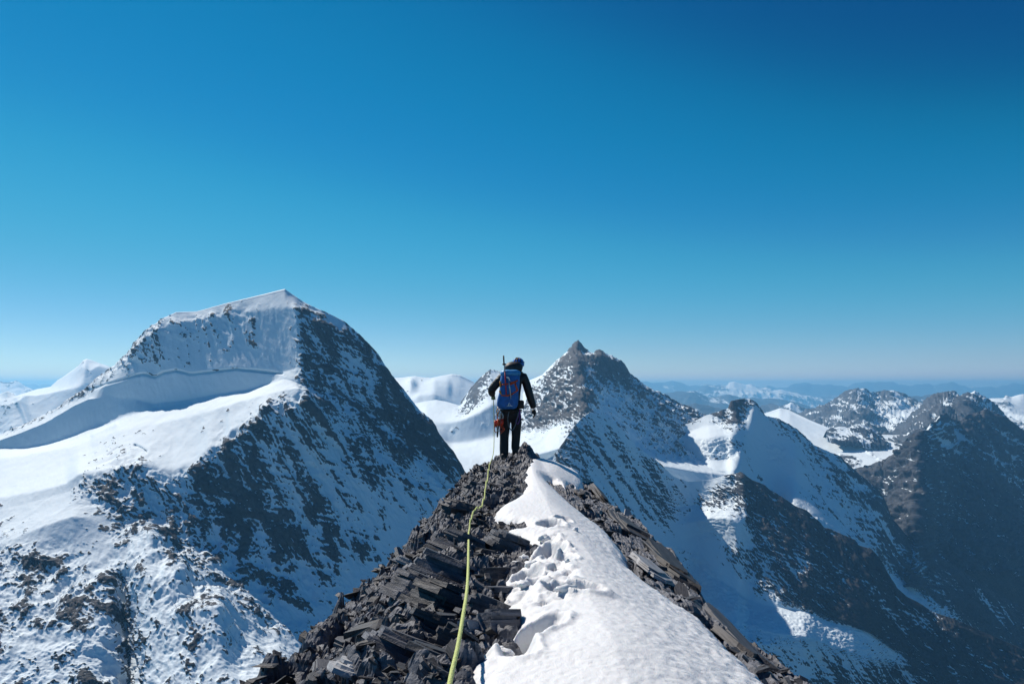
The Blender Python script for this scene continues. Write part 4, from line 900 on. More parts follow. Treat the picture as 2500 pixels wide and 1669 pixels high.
# scree: 290 loose plates that can be told apart, and the crumbs between them
variants = [slate_mesh('rock', rng, 1, rng.uniform(.45, .75), rng.uniform(.14, .32), 2, rng.choice((5, 6, 6))) for _ in range(14)]
pale = [slate_mesh('rock', rng, 1, rng.uniform(.5, .8), rng.uniform(.12, .25), 2, 6, mat=m) for m in (SLATE_PALE, SLATE_PALE, SLATE_RUST)]
sp_np = np.array(SNOW_POLY)


def in_snow(x, y, m=0.0):
    return float(poly_sd(np.array([x]), np.array([y]), SNOW_POLY)[0]) > m


count = 0
while count < 290:
    y = 1.75 * math.exp(rng.random() * 1.85)
    if rng.random() < .8:
        x = float(np.interp(y, RY, PROF['ax'])) + rng.uniform(-.12, .95)
        az = R(-36) + rng.gauss(0, .5)
    else:
        x = rng.uniform(.55, float(np.interp(y, RY, PROF['ex'])) + .02)
        az = R(-84) + rng.gauss(0, .25)
    if in_snow(x, y, -.02):
        continue
    s = min(.24, .05 * math.exp(rng.gauss(0.1, .55))) * (1 + .05 * y)
    o = mobj('rock', rng.choice(variants) if rng.random() < .76 else rng.choice(pale), ridge)
    put(o, x, y, -.12 * s, az, R(-22) + rng.gauss(0, .28), rng.gauss(.15, .25))
    o.scale = (s * 1.15, s, s * rng.uniform(.7, 1.2))
    count += 1


def rubble():
    V = []; F = []; k = 0
    r = np.random.RandomState(3)
    base = np.array([(-1, -1, 0), (1, -1, 0), (1, 1, 0), (-1, 1, 0), (-.8, -.8, 1), (.8, -.8, 1), (.8, .8, 1), (-.8, .8, 1)]) * .5
    fac = np.array([(0, 3, 2, 1), (4, 5, 6, 7), (0, 1, 5, 4), (1, 2, 6, 5), (2, 3, 7, 6), (3, 0, 4, 7)])
    n = 3800
    y = 1.7 * np.exp(r.rand(n) * 1.95)
    ax = np.interp(y, RY, PROF['ax']); ex = np.interp(y, RY, PROF['ex']); sx = np.interp(y, RY, PROF['sx'])
    lf = r.rand(n) < .85
    x = np.where(lf, ax - .25 + r.rand(n) * 1.1, sx - .05 + r.rand(n) * (ex - sx + .15))
    sd = poly_sd(x, y, SNOW_POLY)
    ok = sd < -.015
    x, y = x[ok], y[ok]
    z = base_z(x, y) + bed_relief(x, y)
    s = .014 * np.exp(r.normal(0.15, .5, len(x))) * (1 + .09 * y)
    for i in range(len(x)):
        e = (r.normal(-.3, .4), r.normal(.1, .35), R(-36) + r.normal(0, .7))
        M = np.array(Matrix.Rotation(e[2], 3, 'Z') @ Matrix.Rotation(e[1], 3, 'Y') @ Matrix.Rotation(e[0], 3, 'X'))
        b = (base + r.uniform(-.14, .14, base.shape)) * np.array([1.7, 1.0, .45]) * s[i]
        V.append(b @ M.T + np.array([x[i], y[i], z[i] - s[i] * .05])); F.append(fac + k); k += 8
    o = mobj('rubble', np_mesh('rubble', np.concatenate(V), np.concatenate(F), SLATE, False), ridge)
    tag(o, kind='stuff')


rubble()

# the slabs and blocks one can single out: (px, py, length, width, height, layers, turn, pitch, roll, material, name, label)
BIG = [
    (1010, 1450, .40, .20, .15, 7, -32, -26, 10, SLATE, 'slate_outcrop', 'striped slate outcrop on the left slope, level with the middle footprints'),
    (1120, 1250, .42, .22, .13, 6, -32, -22, 10, SLATE, 'slate_outcrop', 'slate outcrop on the left slope just above the bend of the rope'),
    (1165, 1195, .40, .22, .12, 6, -30, -18, 8, SLATE, 'slate_outcrop', 'slate outcrop left of the straight upper part of the rope'),
    (1235, 1190, .38, .22, .12, 6, -30, -16, 8, SLATE, 'slate_outcrop', 'slate outcrop between the upper rope and the snow'),
    (1175, 1500, .26, .16, .12, 6, -26, -22, 10, SLATE, 'rock', 'striped rock right of the rope between it and the snow edge'),
    (1195, 1390, .34, .18, .12, 6, -36, -22, 12, SLATE, 'slate_outcrop', 'slate outcrop right of the rope under the pointed dark rock'),
    (960, 1590, .3, .17, .12, 6, -30, -26, 10, SLATE, 'rock', 'layered rock low on the left slope, left of the angular one'),
    (1060, 1640, .3, .18, .12, 6, -24, -22, 10, SLATE, 'rock', 'layered rock at the bottom edge just left of the rope'),
    (1120, 1345, .52, .26, .16, 7, -30, -26, 12, SLATE, 'slate_outcrop', 'long layered slate outcrop beside the bend of the rope'),
    (1085, 1400, .46, .24, .16, 7, -32, -24, 10, SLATE, 'slate_outcrop', 'dark layered slate outcrop left of the middle of the rope'),
    (1075, 1475, .40, .22, .15, 7, -34, -28, 8, SLATE, 'slate_outcrop', 'striped slate block left of the rope, below the middle outcrop'),
    (1035, 1560, .27, .16, .15, 5, -28, -30, 10, SLATE, 'rock', 'angular dark rock left of the rope near the bottom edge'),
    (1100, 1575, .20, .12, .10, 4, -25, -20, 14, SLATE, 'rock', 'wedge shaped rock touching the left side of the rope low down'),
    (1225, 1345, .36, .17, .14, 5, -34, -18, 14, SLATE, 'rock', 'pointed dark rock just left of the upper snow lobe'),
    (1212, 1420, .20, .15, .12, 4, 20, -14, 8, SLATE, 'rock', 'rounded grey rock at the snow edge above two others'),
    (1208, 1475, .20, .14, .12, 4, 12, -12, 6, SLATE, 'rock', 'grey rock at the snow edge in the middle of three'),
    (1215, 1545, .24, .19, .15, 5, 30, -20, 12, SLATE, 'rock', 'dark striped rock at the snow edge, lowest of three'),
    (1163, 1560, .25, .10, .12, 4, 58, -24, 18, SLATE_PALE, 'rock', 'pale upright slab right of the rope near the bottom'),
    (1122, 1525, .14, .10, .05, 3, 60, -30, 0, SLATE_RUST, 'rock', 'small rusty slab leaning under the rope'),
    (1225, 1450, .16, .08, .05, 2, -10, -8, 0, SLATE, 'rock', 'thin dark plate between the rocks at the snow edge'),
    (950, 1530, .16, .09, .05, 2, -20, -22, 10, SLATE_PALE, 'rock', 'pale flat stone on the left slope'),
    (985, 1370, .18, .07, .06, 2, -34, -30, 8, SLATE_PALE, 'rock', 'thin pale sliver of slate on the upper left slope'),
    (880, 1640, .22, .13, .05, 3, -18, -16, 8, SLATE_PALE, 'rock', 'broad pale plate at the bottom left of the ridge'),
    (1595, 1410, .36, .24, .04, 2, -72, 2, 16, SLATE_PALE, 'rock', 'large pale flat slab on the right slope'),
    (1570, 1455, .16, .12, .10, 4, -60, 0, 18, SLATE, 'rock', 'dark block against the lower end of the pale right slab'),
    (1655, 1510, .17, .09, .06, 3, -70, 0, 22, SLATE_PALE, 'rock', 'grey plate right of the snow, below the pale slab'),
    (1530, 1285, 1.3, .34, .09, 6, -86, 1, 18, SLATE, 'slate_outcrop', 'long dark layered ledge along the upper right edge of the ridge'),
    (1622, 1372, 1.1, .3, .09, 6, -88, 1, 18, SLATE, 'slate_outcrop', 'dark ledge along the right edge below the longest one'),
    (1770, 1555, .9, .26, .08, 6, -82, 1, 16, SLATE, 'slate_outcrop', 'brown black layered ledge at the lower right edge of the ridge'),
    (1462, 1208, 1.2, .3, .09, 5, -88, 1, 16, SLATE, 'slate_outcrop', 'narrow dark ledge beside the small upper snow cap'),
    (1294, 1106, .5, .42, .14, 5, -10, -6, 4, SLATE, 'rock', 'large dark rock step right of the boots of the climber'),
    (1248, 1146, .45, .38, .05, 5, -20, -4, 2, SLATE, 'rock', 'layered rock step under the boots of the climber'),
    (1375, 1140, .55, .09, .06, 3, -62, -8, 14, SLATE, 'rock', 'thin slate spike leaning out beyond the upper snow cap'),
]
for (px, py, L, W, H, nl, az, pi_, ro, mt, nm, lab) in BIG:
    p = on_ridge(px, py)
    o = mobj(nm, slate_mesh(nm, rng, L, W, H, nl + 4, 11, .35, mt, .9 if L > .6 else .6))
    o.location = (p.x, p.y, p.z - .3 * H + (.045 if L == .36 else 0))
    if px > 1440:                              # plates on the right flank lie in its slope
        zz = base_z(np.array([p.x - .1, p.x + .1]), np.array([p.y, p.y]))
        tilt = math.atan2(zz[0] - zz[1], .2)
        o.rotation_euler = (Matrix.Rotation(tilt + R(2), 3, 'Y') @ Matrix.Rotation(R(az), 3, 'Z')).to_euler()
    else:
        o.rotation_euler = (R(pi_), R(ro), R(az))
    tag(o, lab, 'rock', 'slate blocks standing out of the ridge')


def snow_chunk(px, py, s, lab, sq=(1, 1, 1)):
    bm = bmesh.new(); bmesh.ops.create_icosphere(bm, subdivisions=3, radius=1)
    co = np.array([v.co[:] for v in bm.verts])
    d = .62 + .5 * fbm(co[:, 0] * 1.7 + px, co[:, 1] * 1.7, co[:, 2] * 1.7, 5, .6)
    for v, k in zip(bm.verts, d):
        v.co = Vector((v.co.x * sq[0], v.co.y * sq[1], v.co.z * sq[2])) * float(k) * s
    me = bpy.data.meshes.new('snow_chunk'); bm.to_mesh(me); bm.free(); me.materials.append(SNOWM)
    me.polygons.foreach_set('use_smooth', [True] * len(me.polygons))
    p = on_ridge(px, py)
    xa, ya = np.array([[p.x]]), np.array([[p.y]])
    zs, sd = snow_height(xa, ya)
    z = float(zs[0, 0]) if sd[0, 0] > 0 else ridge_z(p.x, p.y)
    o = mobj('snow_chunk', me); o.location = (p.x, p.y, z + s * .25 * sq[2])
    tag(o, lab, 'snow chunk', 'lumps of snow on the ridge')


for a in ((1405, 1332, .028, 'small snow ball lying alone on the smooth snow'), (1235, 1388, .034, 'upright snow lump on the rock left of the footprints', (.7, .6, 1.25)), (1262, 1388, .03, 'flat snow lump on rock, second left of the footprints', (1.3, .8, .6)),
          (1280, 1370, .034, 'snow lump at the tip of the rock by the upper footprint', (1.2, .9, .7)), (1300, 1420, .045, 'large crumbled snow lump left of the deepest footprint', (1.2, 1, .7)), (1278, 1475, .04, 'crumbled snow lump above the lowest edge rock', (1.1, 1, .7)),
          (1330, 1345, .05, 'snow block pushed up between the two upper footprints', (1.1, .9, .8)), (1385, 1500, .05, 'long curled snow slab beside the lone boot print', (1.5, .5, .55)), (1230, 1628, .04, 'low snow lump near the bottom edge', (1.3, 1, .6)), (1385, 1420, .018, 'tiny snow crumb right of the deepest footprint')):
    snow_chunk(*a)

# ================================================================ rope, climber and the gear on him
def tube_mesh(name, pts, rad, n=8, mat=None, closed=False, smooth=True):
    P = [Vector(p) for p in pts]; m = len(P)
    rad = rad if isinstance(rad, (list, tuple)) else [rad] * m
    V = []; up = Vector((0.13, 0.31, 0.94))
    for i in range(m):
        a = P[(i - 1) % m] if closed else P[max(0, i - 1)]; b = P[(i + 1) % m] if closed else P[min(m - 1, i + 1)]
        t = (b - a).normalized()
        u = t.cross(up)
        if u.length < 1e-3: u = t.cross(Vector((1, 0, 0)))
        u.normalize(); v = t.cross(u).normalized()
        for k in range(n):
            an = 2 * math.pi * k / n
            V.append(P[i] + (u * math.cos(an) + v * math.sin(an)) * rad[i])
    F = []
    for i in range(m if closed else m - 1):
        j = (i + 1) % m
        for k in range(n):
            F.append((i * n + k, i * n + (k + 1) % n, j * n + (k + 1) % n, j * n + k))
    me = bpy.data.meshes.new(name)
    if not closed:
        F.append(tuple(range(n))[::-1]); F.append(tuple(range((m - 1) * n, m * n)))
    me.from_pydata([tuple(v) for v in V], [], F); me.update()
    me.polygons.foreach_set('use_smooth', [smooth] * len(me.polygons))
    if mat: me.materials.append(mat)
    return me


def spline(pts, sub=8):
    P = [np.array(p, float) for p in pts]; out = []
    for i in range(len(P) - 1):
        p0, p1, p2, p3 = P[max(0, i - 1)], P[i], P[i + 1], P[min(len(P) - 1, i + 2)]
        for k in range(sub):
            t = k / sub
            out.append(.5 * ((2 * p1) + (-p0 + p2) * t + (2 * p0 - 5 * p1 + 4 * p2 - p3) * t * t + (-p0 + 3 * p1 - 3 * p2 + p3) * t ** 3))
    out.append(P[-1])
    return [tuple(p) for p in out]


def plain(name, c, rough=.7, bump=0., scale=60., var=.25, metal=0., stretch=None):
    m, t, b = new_mat(name)
    tc = t.nodes.new('ShaderNodeTexCoord'); n = t.nodes.new('ShaderNodeTexNoise')
    n.inputs['Scale'].default_value = scale; n.inputs['Detail'].default_value = 4
    if stretch:
        mp = t.nodes.new('ShaderNodeMapping'); mp.inputs['Scale'].default_value = stretch
        t.links.new(tc.outputs['Object'], mp.inputs['Vector']); t.links.new(mp.outputs[0], n.inputs['Vector'])
    else:
        t.links.new(tc.outputs['Object'], n.inputs['Vector'])
    r = t.nodes.new('ShaderNodeMapRange'); r.inputs['From Min'].default_value = .3; r.inputs['From Max'].default_value = .7
    r.inputs['To Min'].default_value = 1 - var; r.inputs['To Max'].default_value = 1 + var
    t.links.new(n.outputs['Fac'], r.inputs['Value'])
    mx = t.nodes.new('ShaderNodeMix'); mx.data_type = 'RGBA'; mx.blend_type = 'MULTIPLY'; mx.inputs['Factor'].default_value = 1
    mx.inputs[6].default_value = (*c, 1); t.links.new(r.outputs[0], mx.inputs[7]); t.links.new(mx.outputs[2], b.inputs['Base Color'])
    b.inputs['Roughness'].default_value = rough; b.inputs['Metallic'].default_value = metal
    if bump:
        bp = t.nodes.new('ShaderNodeBump'); bp.inputs['Strength'].default_value = bump; bp.inputs['Distance'].default_value = .01
        t.links.new(n.outputs['Fac'], bp.inputs['Height']); t.links.new(bp.outputs[0], b.inputs['Normal'])
    return m


M_ROPE = plain('rope_sheath', (.55, .62, .22), .8, .6, 240, .3)
M_JACKET = plain('black_down_jacket', (.012, .012, .014), .5, .9, 9, .3, 0, (1, 1, 4))
M_HOOD = plain('dark_grey_hood', (.022, .024, .026), .6, .6, 14, .3)
M_TROUSER = plain('black_trousers', (.009, .009, .011), .65, .8, 12, .3)
M_BOOT = plain('black_boot', (.015, .014, .014), .6, .3, 60, .3)
M_SKIN = plain('skin', (.45, .28, .2), .6)
M_HELMET = plain('blue_helmet', (.02, .16, .55), .3, 0, 20, .1)
M_HELMET2 = plain('dark_helmet_vents', (.01, .012, .02), .5)
M_WHITE = plain('white_print', (.8, .8, .8), .6)
M_PACK = plain('blue_pack_fabric', (.012, .13, .42), .55, .8, 16, .2)
M_PACK_SUNLIT = plain('sunlit_blue_pack_fabric', (.05, .3, .62), .5, .8, 16, .2)  # same blue fabric, with the sunlight on the lid painted in as lighter colour
M_ORANGE = plain('orange_red_webbing', (.72, .09, .025), .6)
M_AMBER = plain('amber_webbing', (.8, .32, .03), .6)
M_METAL = plain('bare_metal', (.55, .56, .58), .35, 0, 30, .1, .9)
M_RED = plain('red_anodised', (.65, .04, .015), .4)
M_BLACK = plain('black_grip', (.012, .012, .013), .6)
M_PURPLE = plain('purple_sling', (.16, .04, .2), .7)
M_GREYSL = plain('grey_sling', (.12, .13, .14), .7)

# ---- rope: from the climber's hand down to the rock, along the crest, up past the camera's side
CD = 11.7


def cp(px, py, dy=0.):
    return Vector(((px - HX) * CD / FPX, CD + dy, -(py - HY) * CD / FPX))


rope_ctrl = [(1203, 966, 11.95), (1205, 985, 11.9), (1206, 1030, 11.8), (1206, 1080, 11.5), (1204, 1108, 11.2), (1197, 1130, 10.7), (1194, 1152, 9.6), (1192, 1180, 8.2), (1189, 1215, 7.0), (1183, 1243, 6.1), (1170, 1270, 5.4), (1152, 1283, 5.0), (1145, 1296, 4.6),
             (1144, 1330, 3.75), (1143, 1385, 3.05), (1140, 1440, 2.6), (1130, 1505, 2.2), (1117, 1580, 1.9), (1102, 1645, 1.7), (1088, 1720, 1.52), (1050, 1900, 1.2), (960, 2400, .8)]
rp = spline([((px - HX) * d / FPX, d, -(py - HY) * d / FPX) for px, py, d in rope_ctrl], 10)
rp2 = []
for x, y, z in rp:
    if y < 11.1:
        z = max(z, ridge_z(x, y) + (.03 if y < 4.8 else .075))
    rp2.append([x, y, z])
rp2 = np.array(rp2)
for _ in range(2):
    rp2[1:-1] = .25 * rp2[:-2] + .5 * rp2[1:-1] + .25 * rp2[2:]
rope = mobj('rope', tube_mesh('rope', [tuple(p) for p in rp2], .0062, 8, M_ROPE))
tag(rope, 'yellow green climbing rope running down the ridge from the climber', 'rope')


# ---- climber
def skin_mesh(name, verts, edges, radii, mat, sub=2, root=0):
    me = bpy.data.meshes.new(name + '_cage')
    me.from_pydata([tuple(v) for v in verts], edges, []); me.update()
    o = bpy.data.objects.new(name + '_cage', me); col.objects.link(o)
    md = o.modifiers.new('skin', 'SKIN'); md.use_smooth_shade = True
    for i, sv in enumerate(me.skin_vertices[0].data):
        r = radii[i]; sv.radius = (r, r) if not isinstance(r, tuple) else r
        sv.use_root = (i == root)
    ss = o.modifiers.new('sub', 'SUBSURF'); ss.levels = sub; ss.render_levels = sub
    dg = bpy.context.evaluated_depsgraph_get(); dg.update()
    out = bpy.data.meshes.new_from_object(o.evaluated_get(dg))
    out.name = name
    bpy.data.objects.remove(o, do_unlink=True); bpy.data.meshes.remove(me)
    out.materials.clear(); out.materials.append(mat)
    out.polygons.foreach_set('use_smooth', [True] * len(out.polygons))
    return out


def chain(spec):
    """spec: list of (name, parent or None, point, radius)"""
    names = [s[0] for s in spec]
    return [s[2] for s in spec], [(names.index(s[1]), i) for i, s in enumerate(spec) if s[1]], [s[3] for s in spec]


root_c = Vector((-.02, CD, -1.33))
person = bpy.data.objects.new('person', None); person.location = root_c; col.objects.link(person)
tag(person, 'climber in black with blue pack and helmet, seen from behind on the ridge', 'person')


def loc(px, py, dy=0.):
    return cp(px, py, dy) - root_c


def part(name, me, parent=person):
    return mobj(name, me, parent)


body_spec = [
    ('pel', None, loc(1246, 1006), .12), ('spi', 'pel', loc(1247, 970), .115), ('che', 'spi', loc(1250, 935), .13), ('nec', 'che', loc(1256, 908, .02), .06), ('hea', 'nec', loc(1262, 893, .06), .085), ('top', 'hea', loc(1264, 882, .06), .075),
    ('ls', 'che', loc(1226, 922), .06), ('le', 'ls', loc(1197, 951, .04), .047), ('lh', 'le', loc(1203, 966, .22), .035),
    ('rs', 'che', loc(1278, 922), .06), ('re', 're' and 'rs', loc(1291, 960, -.02), .047), ('rw', 're', loc(1303, 994, .06), .035),
    ('lt', 'pel', loc(1234, 1018), .09), ('lk', 'lt', loc(1231, 1068, .03), .062), ('la', 'lk', loc(1231, 1118, -.02), .048),
    ('rt', 'pel', loc(1260, 1018), .09), ('rk', 'rt', loc(1260, 1064, .05), .062), ('ra', 'rk', loc(1257, 1106, .03), .048)]
v, e, r = chain(body_spec)
part('body', skin_mesh('body', v, e, r, M_SKIN))
jk = [('w', None, loc(1247, 1014), .168), ('w1', 'w', loc(1247, 1000), .165), ('c0', 'w1', loc(1248, 970), .165), ('c1', 'c0', loc(1250, 940), .175), ('c2', 'c1', loc(1253, 922), .15), ('n', 'c2', loc(1256, 909), .10),
      ('ls', 'c2', loc(1226, 921), .088), ('l1', 'ls', loc(1212, 936, .02), .08), ('le', 'l1', loc(1199, 951, .05), .078), ('l2', 'le', loc(1200, 959, .14), .068), ('lw', 'l2', loc(1202, 966, .22), .05),
      ('rs', 'c2', loc(1279, 921), .088), ('r1', 'rs', loc(1287, 941, -.01), .08), ('re', 'r1', loc(1292, 961, -.02), .074), ('r2', 're', loc(1298, 980, .02), .068), ('rw', 'r2', loc(1303.5, 997, .06), .056)]
v, e, r = chain(jk)
part('jacket', skin_mesh('jacket', v, e, r, M_JACKET))
tr = [('p', None, loc(1246.5, 1005), .16), ('p2', 'p', loc(1246.5, 990), .15), ('lt', 'p', loc(1234, 1020), .116), ('l1', 'lt', loc(1232, 1043, .02), .098), ('lk', 'l1', loc(1231, 1068, .03), .082), ('l2', 'lk', loc(1230.5, 1092), .085), ('la', 'l2', loc(1231, 1117, -.02), .078),
      ('rt', 'p', loc(1260, 1020), .116), ('r1', 'rt', loc(1260.5, 1042, .03), .096), ('rk', 'r1', loc(1260, 1065, .05), .08), ('r2', 'rk', loc(1258.5, 1086, .03), .08), ('ra', 'r2', loc(1257, 1104, .03), .072)]
v, e, r = chain(tr)
part('trousers', skin_mesh('trousers', v, e, r, M_TROUSER))


def ellipsoid(name, c, rx, ry, rz, mat, seg=28, ring=18, zmin=-1., noise=0., squ=2.0):
    V = []; F = []
    for i in range(ring + 1):
        ph = math.pi * i / ring - math.pi / 2
        ph = max(ph, math.asin(zmin)) if zmin > -1 else ph
        for k in range(seg):
            th = 2 * math.pi * k / seg
            d = np.array([math.cos(ph) * math.cos(th), math.cos(ph) * math.sin(th), math.sin(ph)])
            q = (abs(d[0]) ** squ + abs(d[1]) ** squ + abs(d[2]) ** squ) ** (-1 / squ)
            V.append((c[0] + d[0] * q * rx, c[1] + d[1] * q * ry, c[2] + d[2] * q * rz))
    V = np.array(V)
    if noise:
        V = np.array(c[:]) + (V - np.array(c[:])) * (1 + noise * fbm(V[:, 0] * 9, V[:, 1] * 9, V[:, 2] * 12, 3))[:, None]
    for i in range(ring):
        for k in range(seg):
            F.append((i * seg + k, i * seg + (k + 1) % seg, (i + 1) * seg + (k + 1) % seg, (i + 1) * seg + k))
    return np_mesh(name, V, np.array(F), mat, True)


hood_c = loc(1254, 899, -.05)
part('hood', ellipsoid('hood', hood_c, .155, .15, .115, M_HOOD, noise=.12, squ=2.3))
part('collar', ellipsoid('collar', loc(1257, 911, -.02), .15, .15, .06, M_HOOD, noise=.1))
hel_c = loc(1265, 888, .07)
hel = part('helmet', ellipsoid('helmet', hel_c, .108, .13, .112, M_HELMET, zmin=-.35))
for k, (a, dz) in enumerate(((-40, .0), (-8, .01), (25, .0))):
    pts = []
    for t in np.linspace(15, 72, 9):
        ph = R(t); th = R(-90 + a)
        pts.append((hel_c.x + 1.012 * .108 * math.cos(ph) * math.cos(th), hel_c.y + 1.012 * .13 * math.cos(ph) * math.sin(th), hel_c.z + 1.012 * .112 * math.sin(ph)))
    part('vent', tube_mesh('vent', pts, .009, 6, M_HELMET2), hel)
part('headlamp_strap', tube_mesh('headlamp_strap', [(hel_c.x + .112 * math.cos(t), hel_c.y + .135 * math.sin(t), hel_c.z + .028) for t in np.linspace(0, 2 * math.pi, 30)[:-1]], .006, 6, M_HELMET2, True), hel)
part('headlamp_clip', ellipsoid('headlamp_clip', hel_c + Vector((-.02, -.10, .085)), .02, .012, .01, M_AMBER, 10, 6), hel)


def glove(name, wrist, palm, tips, mat):
    sp = [('w', None, wrist, .034), ('p', 'w', wrist.lerp(palm, .55), .036), ('q', 'p', palm, .034)]
    for i, tp in enumerate(tips):
        base = palm if i else wrist.lerp(palm, .5)
        kn = Vector(tp[0]); ti = Vector(tp[1])
        sp += [('k%d' % i, 'q' if i else 'p', kn, .0115), ('m%d' % i, 'k%d' % i, kn.lerp(ti, .5) + Vector((0, .004, 0)), .0105), ('t%d' % i, 'm%d' % i, ti, .009)]
    v, e, r = chain(sp)
    return skin_mesh(name, v, e, r, mat, 2)


wr = loc(1303.5, 999, .06); pr = loc(1305, 1009, .07)
tips = [(pr + Vector((-.035, .02, .015)), pr + Vector((-.045, .035, -.035)))]
for i in range(4):
    f = (i - 1.5)
    tips.append((pr + Vector((.006, f * .022, -.03)), pr + Vector((-.012 - .006 * i, f * .02 + .004, -.075 + .006 * abs(f - .5)))))
part('glove', glove('glove', wr, pr, tips, M_BLACK))
wl = loc(1202.5, 967, .22); pl = loc(1203, 971, .27)
tips = [(pl + Vector((.03, .0, .0)), pl + Vector((.022, .02, -.028)))]
for i in range(4):
    f = (i - 1.5)
    tips.append((pl + Vector((f * .02, .028, -.012)), pl + Vector((f * .018 + .008, .006, -.036))))
gl = part('glove', glove('glove', wl, pl, tips, plain('pale_glove', (.35, .38, .2), .7)))
gl['label'] = 'pale yellow green glove holding the rope'


def boot(px, py, dy):
    b = loc(px, py, dy)
    pts = [(b + Vector((0, -.10, .045)), .045), (b + Vector((0, -.06, .05)), .055), (b + Vector((0, .02, .048)), .052), (b + Vector((0, .11, .04)), .05), (b + Vector((0, .16, .035)), .036)]
    sp = []
    for i, (p, rr) in enumerate(pts):
        sp.append(('s%d' % i, 's%d' % (i - 1) if i else None, p, rr))
    sp.append(('a', 's1', b + Vector((0, -.05, .12)), .062)); sp.append(('b', 'a', b + Vector((0, -.04, .18)), .068))
    v, e, r = chain(sp)
    o = part('boot', skin_mesh('boot', v, e, r, M_BOOT))
    s = bmesh.new()
    n = 14; lo = []; hi = []
    for k in range(n):
        a = 2 * math.pi * k / n
        x, y = .05 * math.cos(a), .155 * math.sin(a) + .03
        lo.append(s.verts.new((b.x + x, b.y + y, b.z - .005))); hi.append(s.verts.new((b.x + x, b.y + y, b.z + .022)))
    s.faces.new(lo[::-1]); s.faces.new(hi)
    for k in range(n): s.faces.new((lo[k], lo[(k + 1) % n], hi[(k + 1) % n], hi[k]))
    me = bpy.data.meshes.new('sole'); s.to_mesh(me); s.free(); me.materials.append(M_BLACK)
    part('sole', me, o)


boot(1230.5, 1130, -.02); boot(1257.5, 1116, .06)
part('harness_belt', tube_mesh('harness_belt', [loc(1247 + 25.5 * math.cos(t), 1001, .172 * math.sin(t)) for t in np.linspace(0, 2 * math.pi, 28)[:-1]], .018, 8, M_BLACK, True))
for sx in (1, -1):
    part('leg_loop', tube_mesh('leg_loop', [loc(1247 + sx * 13 + 15.5 * math.cos(t), 1026 - 3 * sx * math.cos(t), .11 * math.sin(t) + .01) for t in np.linspace(0, 2 * math.pi, 24)[:-1]], .014, 8, M_BLACK, True))


# ---- backpack on his back
def lofted(name, secs, mat, n=28, squ=3.2, noise=.05):
    """secs: (centre, half width, half depth)"""
    V = []; F = []
    for (c, hw, hd) in secs:
        for k in range(n):
            a = 2 * math.pi * k / n; cx, sx = math.cos(a), math.sin(a)
            q = (abs(cx) ** squ + abs(sx) ** squ) ** (-1 / squ)
            V.append((c[0] + hw * q * cx, c[1] + hd * q * sx, c[2]))
    V = np.array(V)
    ctr = np.array([[s[0][0], s[0][1], s[0][2]] for s in secs]).repeat(n, 0)
    V = ctr + (V - ctr) * (1 + noise * fbm(V[:, 0] * 11, V[:, 1] * 11, V[:, 2] * 14, 3))[:, None]
    m = len(secs)
    for i in range(m - 1):
        for k in range(n):
            F.append((i * n + k, i * n + (k + 1) % n, (i + 1) * n + (k + 1) % n, (i + 1) * n + k))
    me = bpy.data.meshes.new(name)
    me.from_pydata([tuple(p) for p in V], [], F + [tuple(range(n))[::-1], tuple(range((m - 1) * n, m * n))]); me.update()
    me.polygons.foreach_set('use_smooth', [True] * len(me.polygons)); me.materials.append(mat)
    return me


bp_c = cp(1241, 997, -.26)
pack = bpy.data.objects.new('backpack', None); pack.location = bp_c; col.objects.link(pack)
tag(pack, 'blue climbing backpack with orange red straps on the back of the climber', 'backpack')


def lp(px, py, dy=0.):
    return cp(px, py, dy) - bp_c


S = CD / FPX
body_secs = [(lp(1240, 997, -.24), .10, .07), (lp(1239, 994, -.245), .155, .10), (lp(1239, 986, -.25), .178, .12), (lp(1240, 974, -.25), .178, .125), (lp(1242, 960, -.255), .165, .12), (lp(1244, 944, -.26), .165, .118), (lp(1245, 928, -.26), .165, .115), (lp(1246, 917, -.255), .158, .11), (lp(1246, 911, -.25), .145, .10)]
mobj('pack_body', lofted('pack_body', body_secs, M_PACK), pack)
lid = mobj('lid', lofted('lid', [(lp(1246, 917, -.255), .163, .115), (lp(1246, 911, -.255), .17, .125), (lp(1246, 906, -.25), .155, .115), (lp(1246, 903, -.24), .10, .08)], M_PACK_SUNLIT, noise=.1), pack)
front = -.255 - .125
for pts, mt in (([(1222, 939), (1240, 937), (1262, 929)], M_ORANGE), ([(1243, 940), (1256, 934), (1264, 928)], M_ORANGE), ([(1257, 934), (1264, 952), (1248, 962), (1232, 965)], M_ORANGE), ([(1257, 938), (1262, 954)], M_ORANGE), ([(1225, 964), (1240, 965), (1252, 960)], M_ORANGE)):
    mobj('strap', tube_mesh('strap', [lp(a, b, front - .006 + .00008 * (a - 1243) ** 2) for a, b in pts], .012, 6, mt), pack)
for pts in ([(1222, 930), (1222.5, 945)], [(1220, 953), (1224, 960), (1228, 966)]):
    mobj('side_strap', tube_mesh('side_strap', [lp(a, b, front + .03) for a, b in pts], .014, 6, M_AMBER), pack)
sb = bmesh.new()
for poly in ([(1240, 987.5), (1243, 981), (1244.2, 981.5), (1243.2, 987.5)], [(1238, 988.5), (1251, 988.2), (1251, 989.3), (1238, 989.6)], [(1245, 984.5), (1247.5, 986.5), (1245.2, 987.2)]):
    lo = [sb.verts.new(lp(a, b, front + .008)) for a, b in poly]; hi = [sb.verts.new(lp(a, b, front - .001)) for a, b in poly]
    n = len(poly); sb.faces.new(hi); sb.faces.new(lo[::-1])
    for k in range(n): sb.faces.new((lo[k], lo[(k + 1) % n], hi[(k + 1) % n], hi[k]))
bmesh.ops.recalc_face_normals(sb, faces=sb.faces)
me = bpy.data.meshes.new('logo'); sb.to_mesh(me); sb.free(); me.materials.append(M_WHITE)
mobj('logo', me, pack)
